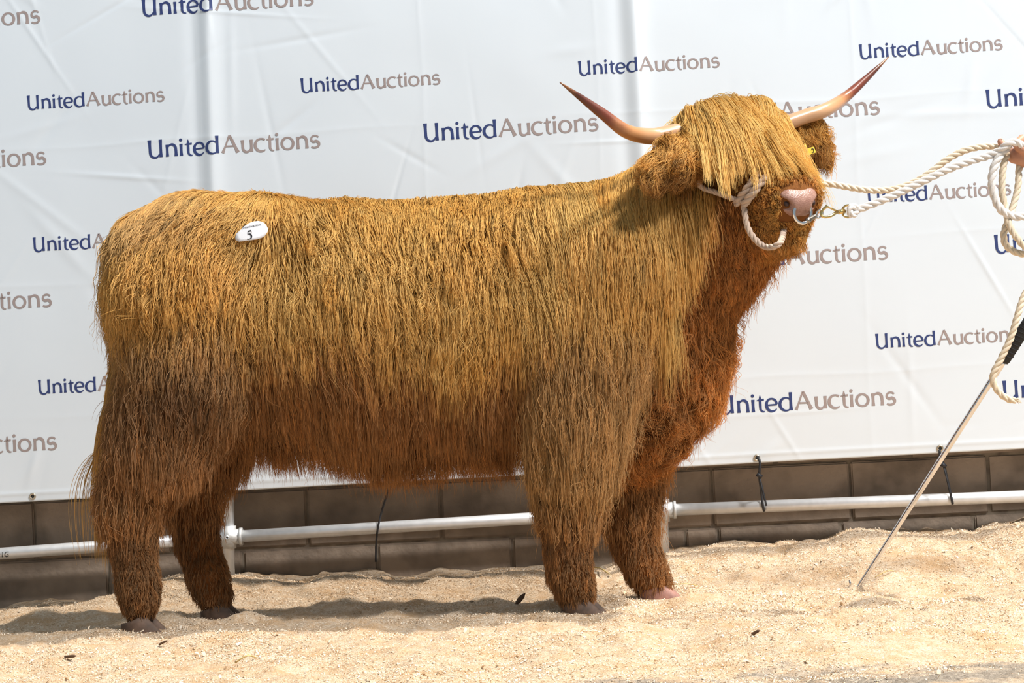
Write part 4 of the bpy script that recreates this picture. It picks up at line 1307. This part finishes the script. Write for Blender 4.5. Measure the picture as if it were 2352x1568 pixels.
# hand and forearm of the handler, at the edge of the picture
def skin(nt, b, tc):
    b.inputs['Subsurface Weight'].default_value = 0.12
    b.inputs['Subsurface Radius'].default_value = (0.01, 0.004, 0.002)
M_SKIN = mat('skin', (0.52, 0.245, 0.15), 0.5, noise=(45, (0.60, 0.31, 0.20), 0.25), bump=(160, 0.3, 0.002), extra=skin)
M_NAIL = mat('nail', (0.66, 0.36, 0.27), 0.3, noise=(60, (0.70, 0.42, 0.33), 0.3))
M_SLEEVE = mat('white_sleeve', (0.62, 0.63, 0.65), 0.85, noise=(20, (0.70, 0.71, 0.73), 0.3), bump=(300, 0.4, 0.002))
person = thing('person', 'bare hand of a handler gripping the gathered ropes', 'person', tuple(P(2352, 355, -.29)))
yp = -0.30
hand = [(P(2405, 356, yp + .04), P(2358, 358, yp + .01), .034, .031), (P(2362, 362, yp), P(2330, 360, yp), .029, .0185),
        (P(2330, 358, yp), P(2311, 342, yp + .012), .0150, .0120), (P(2311, 342, yp + .012), P(2298, 325, yp + .022), .0118, .0098)]
for k in range(4):
    du, dv, dy, ln = 9 * k, 9 * k, 0.014 * k, (1.0, 1.06, 1.0, 0.82)[k]
    kn = P(2392 + du, 326 + dv, yp + .01 + dy)
    j1 = P(2392 + du - 44 * ln, 318 + dv, yp - .012 + dy)
    j2 = P(2392 + du - 60 * ln, 330 + dv, yp - .040 + dy)
    tp = P(2392 + du - 42 * ln, 344 + dv, yp - .046 + dy)
    hand += [(kn, j1, .0130, .0112, .006), (j1, j2, .0112, .0100, .004), (j2, tp, .0100, .0088, .004)]
hand += [(P(2405, 356, yp + .04), P(2480, 384, yp + .07), .032, .030), (P(2480, 384, yp + .07), P(2620, 440, yp + .12), .032, .042)]
_hb = np.array([[*a] for a, *_ in hand] + [[*b] for _, b, *_ in hand])
part('body', sculpt(hand, _hb.min(0) - .06, _hb.max(0) + .06, .0045, k=.014), M_SKIN, person)
tn = P(2296, 322, yp + .022)
_nd = (P(2298, 325, yp + .022) - P(2311, 342, yp + .012)).normalized()
_nu = Vector((0.25, -0.85, 0.45)).normalized(); _ns = _nd.cross(_nu).normalized(); _nu = _ns.cross(_nd)
_nb = P(2298, 325, yp + .022)
a = np.linspace(0, 2 * PI, 16, endpoint=False)
_nv = [np.array(_nb + _nd * (0.006 * math.cos(t) * q + .001) + _ns * (0.0048 * math.sin(t) * q) + _nu * (0.0108 - 0.0022 * q * q * abs(math.sin(t)) - 0.001 * q)) for q in (0.02, 0.6, 1.0) for t in a]
part('thumb_nail', (np.array(_nv), [tuple(range(16))] + [(i * 16 + k, i * 16 + (k + 1) % 16, (i + 1) * 16 + (k + 1) % 16, (i + 1) * 16 + k) for i in range(2) for k in range(16)]), M_NAIL, person)
part('sleeve', tube(catmull([P(2500, 392, yp + .08), P(2560, 416, yp + .10), P(2640, 448, yp + .125), P(2700, 480, yp + .15)], 24), np.linspace(.050, .066, 24), 24), M_SLEEVE, person)

# show stick: steel shaft, taped black handle, hooked end pushed into the sawdust
M_TAPE = mat('black_grip_tape', (0.012, 0.012, 0.013), 0.75, noise=(60, (0.025, 0.025, 0.026), 0.3), bump=(140, 0.5, 0.002))
b0, b1, b2 = P(1979, 1338, .26), P(2306, 828, .02), P(2392, 693, -.04)
stick = thing('show_stick', 'long polished steel show stick with black taped handle leaning into the sawdust', 'show stick', tuple(b0))
_dn = (b0 - b1).normalized()
hkp = [b1, b1.lerp(b0, .5), b0, b0 + _dn * .03, b0 + _dn * .045 + Vector((-.012, 0, -.002)), b0 + _dn * .03 + Vector((-.032, 0, -.004)), P(1953, 1345, .26), P(1951, 1332, .26)]
_hp = catmull(hkp, 90)
part('shaft', tube(_hp, np.interp(np.linspace(0, 1, 90), [0, .85, .95, 1], [.0098, .0075, .005, .0028]), 14), M_STEEL, stick)
_b1a = b1 - _dn * 0.02
part('handle', tube([tuple(b1 + _dn * .004), tuple(b1 - _dn * .004), tuple(b1.lerp(b2, .5)), tuple(b2)], [.0150, .0172, .0180, .0185], 18), M_TAPE, stick)
_tw = [b1.lerp(b2, t) for t in np.linspace(0.05, 0.98, 160)]
_bx = (b2 - b1).normalized(); _bn = _bx.orthogonal().normalized(); _bb = _bx.cross(_bn)
part('tape_ridge', tube([tuple(p + (_bn * math.cos(i * .55) + _bb * math.sin(i * .55)) * .0178) for i, p in enumerate(_tw)], 0.0016, 5), M_TAPE, stick)

# lot sticker glued on the rump
M_PAPER = mat('sticker_paper', (0.76, 0.76, 0.80), 0.5, noise=(30, (0.80, 0.80, 0.83), 0.3))
M_INK = mat('black_ink', (0.008, 0.008, 0.010), 0.5, noise=(30, (0.012, 0.012, 0.014), 0.3))
M_INKG = mat('grey_ink', (0.10, 0.10, 0.12), 0.5, noise=(30, (0.14, 0.14, 0.16), 0.3))
stk = thing('lot_sticker', 'white oval paper lot sticker numbered 5 on the rump hair', 'sticker', tuple(STK_C))
_so = np.array([(540, 545), (542, 536), (552, 528), (560, 520), (572, 512), (584, 508), (594, 507), (604, 510), (611, 516), (615, 524), (614, 532), (608, 541), (600, 546), (590, 549), (576, 551), (560, 553), (548, 554), (541, 550)], float)
def stick_pt(uv, h):
    """sticker plane through STK_C, gently curved"""
    out = []
    for u, v in uv:
        d = ray(u, v)
        t = (STK_C - CAM_LOC).dot(STK_N) / d.dot(STK_N)
        p = CAM_LOC + d * t
        r2 = (p - STK_C).length_squared
        out.append(tuple(p + STK_N * (h - 0.9 * r2)))
    return out
_rings = [_so.mean(0) + (_so - _so.mean(0)) * q for q in (0.02, 0.4, 0.75, 1.0)]
_sv = sum([stick_pt(r, 0.0) for r in _rings], []) + stick_pt(_rings[-1], -0.0012)
_sn = len(_so)
_sf = [tuple(range(_sn))] + [(i * _sn + k, i * _sn + (k + 1) % _sn, (i + 1) * _sn + (k + 1) % _sn, (i + 1) * _sn + k) for i in range(4) for k in range(_sn)]
part('paper', (np.array(_sv), _sf), M_PAPER, stk)
def print_px(strokes, origin, ang, sc, h=0.0006):
    V, F, off = [], [], 0
    for v, f in strokes:
        q = v * sc
        uv = np.stack([origin[0] + q[:, 0] * math.cos(ang) + q[:, 1] * math.sin(ang), origin[1] - q[:, 1] * math.cos(ang) + q[:, 0] * math.sin(ang)], 1)
        V += stick_pt(uv, h); F += [tuple(i + off for i in g) for g in f]; off += len(v)
    return np.array(V), F
five = [stroke([(62, 205), (150, 218)], [34, 40]), stroke([(62, 210), (48, 130)], [14, 14]), stroke(np.vstack([[(46, 128)], arc(78, 72, 62, 68, 100, -60, 18), [(60, 2), (20, 14)]]), [12, 30, 44, 44, 30, 16, 24])]
part('numeral', print_px(five, (566, 550), -0.10, 0.088), M_INK, stk)
small = [s for ch, x in WORD1 for s in glyph(ch, x)], [s for ch, x in WORD2 for s in glyph(ch, x)]
part('lettering', print_px(small[0], (556, 526), -0.20, 0.0205), M_INKG, stk)
part('lettering', print_px(small[1], (556, 526), -0.20, 0.0205), M_INK, stk)

# yellow tag in the far ear
M_YEL = mat('yellow_plastic', (0.72, 0.52, 0.03), 0.4, noise=(30, (0.80, 0.60, 0.06), 0.3))
yt = -0.02
tagc = P(1862, 349, yt)
etag = thing('ear_tag', 'yellow plastic ear tag half hidden under the far ear', 'ear tag', tuple(tagc))
_q = [P(1842, 344, yt - .01), P(1868, 337, yt), P(1873, 350, yt), P(1846, 360, yt - .01)]
_bk2 = [p + Vector((0.002, 0.003, 0)) for p in _q]
part('plate', (np.array([tuple(p) for p in _q + _bk2]), [(0, 1, 2, 3), (7, 6, 5, 4), (0, 4, 5, 1), (1, 5, 6, 2), (2, 6, 7, 3), (3, 7, 4, 0)]), M_YEL, etag, smooth=False)
_zo = [P(1866 + 3.2 * math.cos(t), 346 + 5 * math.sin(t), yt - .002) for t in np.linspace(0, 2 * PI, 20, endpoint=False)]
part('numeral', tube([tuple(p) for p in _zo], 0.0011, 6, closed=True), M_INK, etag)
part('stud', tube([tuple(P(1850, 340, yt - .008)), tuple(P(1846, 325, yt + .03))], 0.004, 10), M_YEL, etag)

# ---- litter on the sawdust
M_STRAW = mat('straw', (0.62, 0.47, 0.20), 0.6, noise=(40, (0.50, 0.36, 0.14), 0.3))
M_LEAF = mat('dead_leaf', (0.085, 0.045, 0.025), 0.7, noise=(40, (0.15, 0.085, 0.045), 0.3))
_GZ2 = GZ.reshape(GX.shape)
def ground_hit(u, v):
    d = ray(u, v)
    t = np.arange(3.0, 9.0, 0.004)
    q = np.array(CAM_LOC)[None] + t[:, None] * np.array(d)[None]
    i = np.clip(np.searchsorted(gy, q[:, 1]), 0, len(gy) - 1); j = np.clip(np.searchsorted(gx, q[:, 0]), 0, len(gx) - 1)
    k = int(np.argmax(q[:, 2] < _GZ2[i, j]))
    return Vector(q[k])
def straw(pts, r, name, label, cat, m=M_STRAW, lift=0.004):
    q = [ground_hit(*p) + Vector((0, 0, lift + 0.012 * (i % 2))) for i, p in enumerate(pts)]
    o = part(name, tube(catmull(q, 12), np.interp(np.linspace(0, 1, 12), [0, .8, 1], [r, r, r * .4]), 6), m)
    tag(o, label, cat)
straw([(1352, 1308), (1376, 1314), (1402, 1322)], .0028, 'straw_stalk', 'pale straw stalk lying between the front legs', 'straw')
straw([(1540, 1345), (1580, 1352), (1610, 1350)], .0016, 'straw_stalk', 'thin straw lying just past the far front hoof', 'straw')
straw([(540, 1525), (568, 1520), (590, 1513)], .0022, 'straw_stalk', 'straw stalk on bright sawdust below the hind hooves', 'straw')
straw([(2010, 1328), (2040, 1322), (2060, 1315)], .0016, 'straw_stalk', 'short straw on the sawdust beside the stick tip', 'straw')
straw([(150, 1512), (175, 1520)], .004, 'wood_chip', 'brown wood chip on sawdust in the lower left', 'wood chip', M_LEAF)
straw([(366, 1483), (385, 1484)], .003, 'wood_chip', 'dark wood chip in the edge of the bull shadow', 'wood chip', M_LEAF)
straw([(1728, 1460), (1745, 1462)], .004, 'wood_chip', 'small dark chip on bright sawdust below the far hoof', 'wood chip', M_LEAF)
lc = ground_hit(1190, 1388)
_lv, _lf = [], []
for i, t in enumerate(np.linspace(0, 1, 9)):
    w = 0.0075 * math.sin(PI * min(1, t * 0.97 + .02)) ** 0.8
    c = lc + Vector((-.010 + 0.034 * t, 0.0, 0.036 * t - 0.002))
    for sgn in (-1, 0, 1):
        _lv.append(tuple(c + Vector((w * sgn * .7, -0.004 * (1 - abs(sgn)) + .002, -w * sgn * 0.75))))
for i in range(8):
    for k in range(2):
        _lf.append((i * 3 + k, i * 3 + k + 1, i * 3 + k + 4, i * 3 + k + 3))
lf = part('dead_leaf', (np.array(_lv), _lf), M_LEAF)
lf.modifiers.new('thickness', 'SOLIDIFY').thickness = 0.0008
tag(lf, 'curled dark dead leaf standing in the sawdust behind the front hoof', 'leaf')
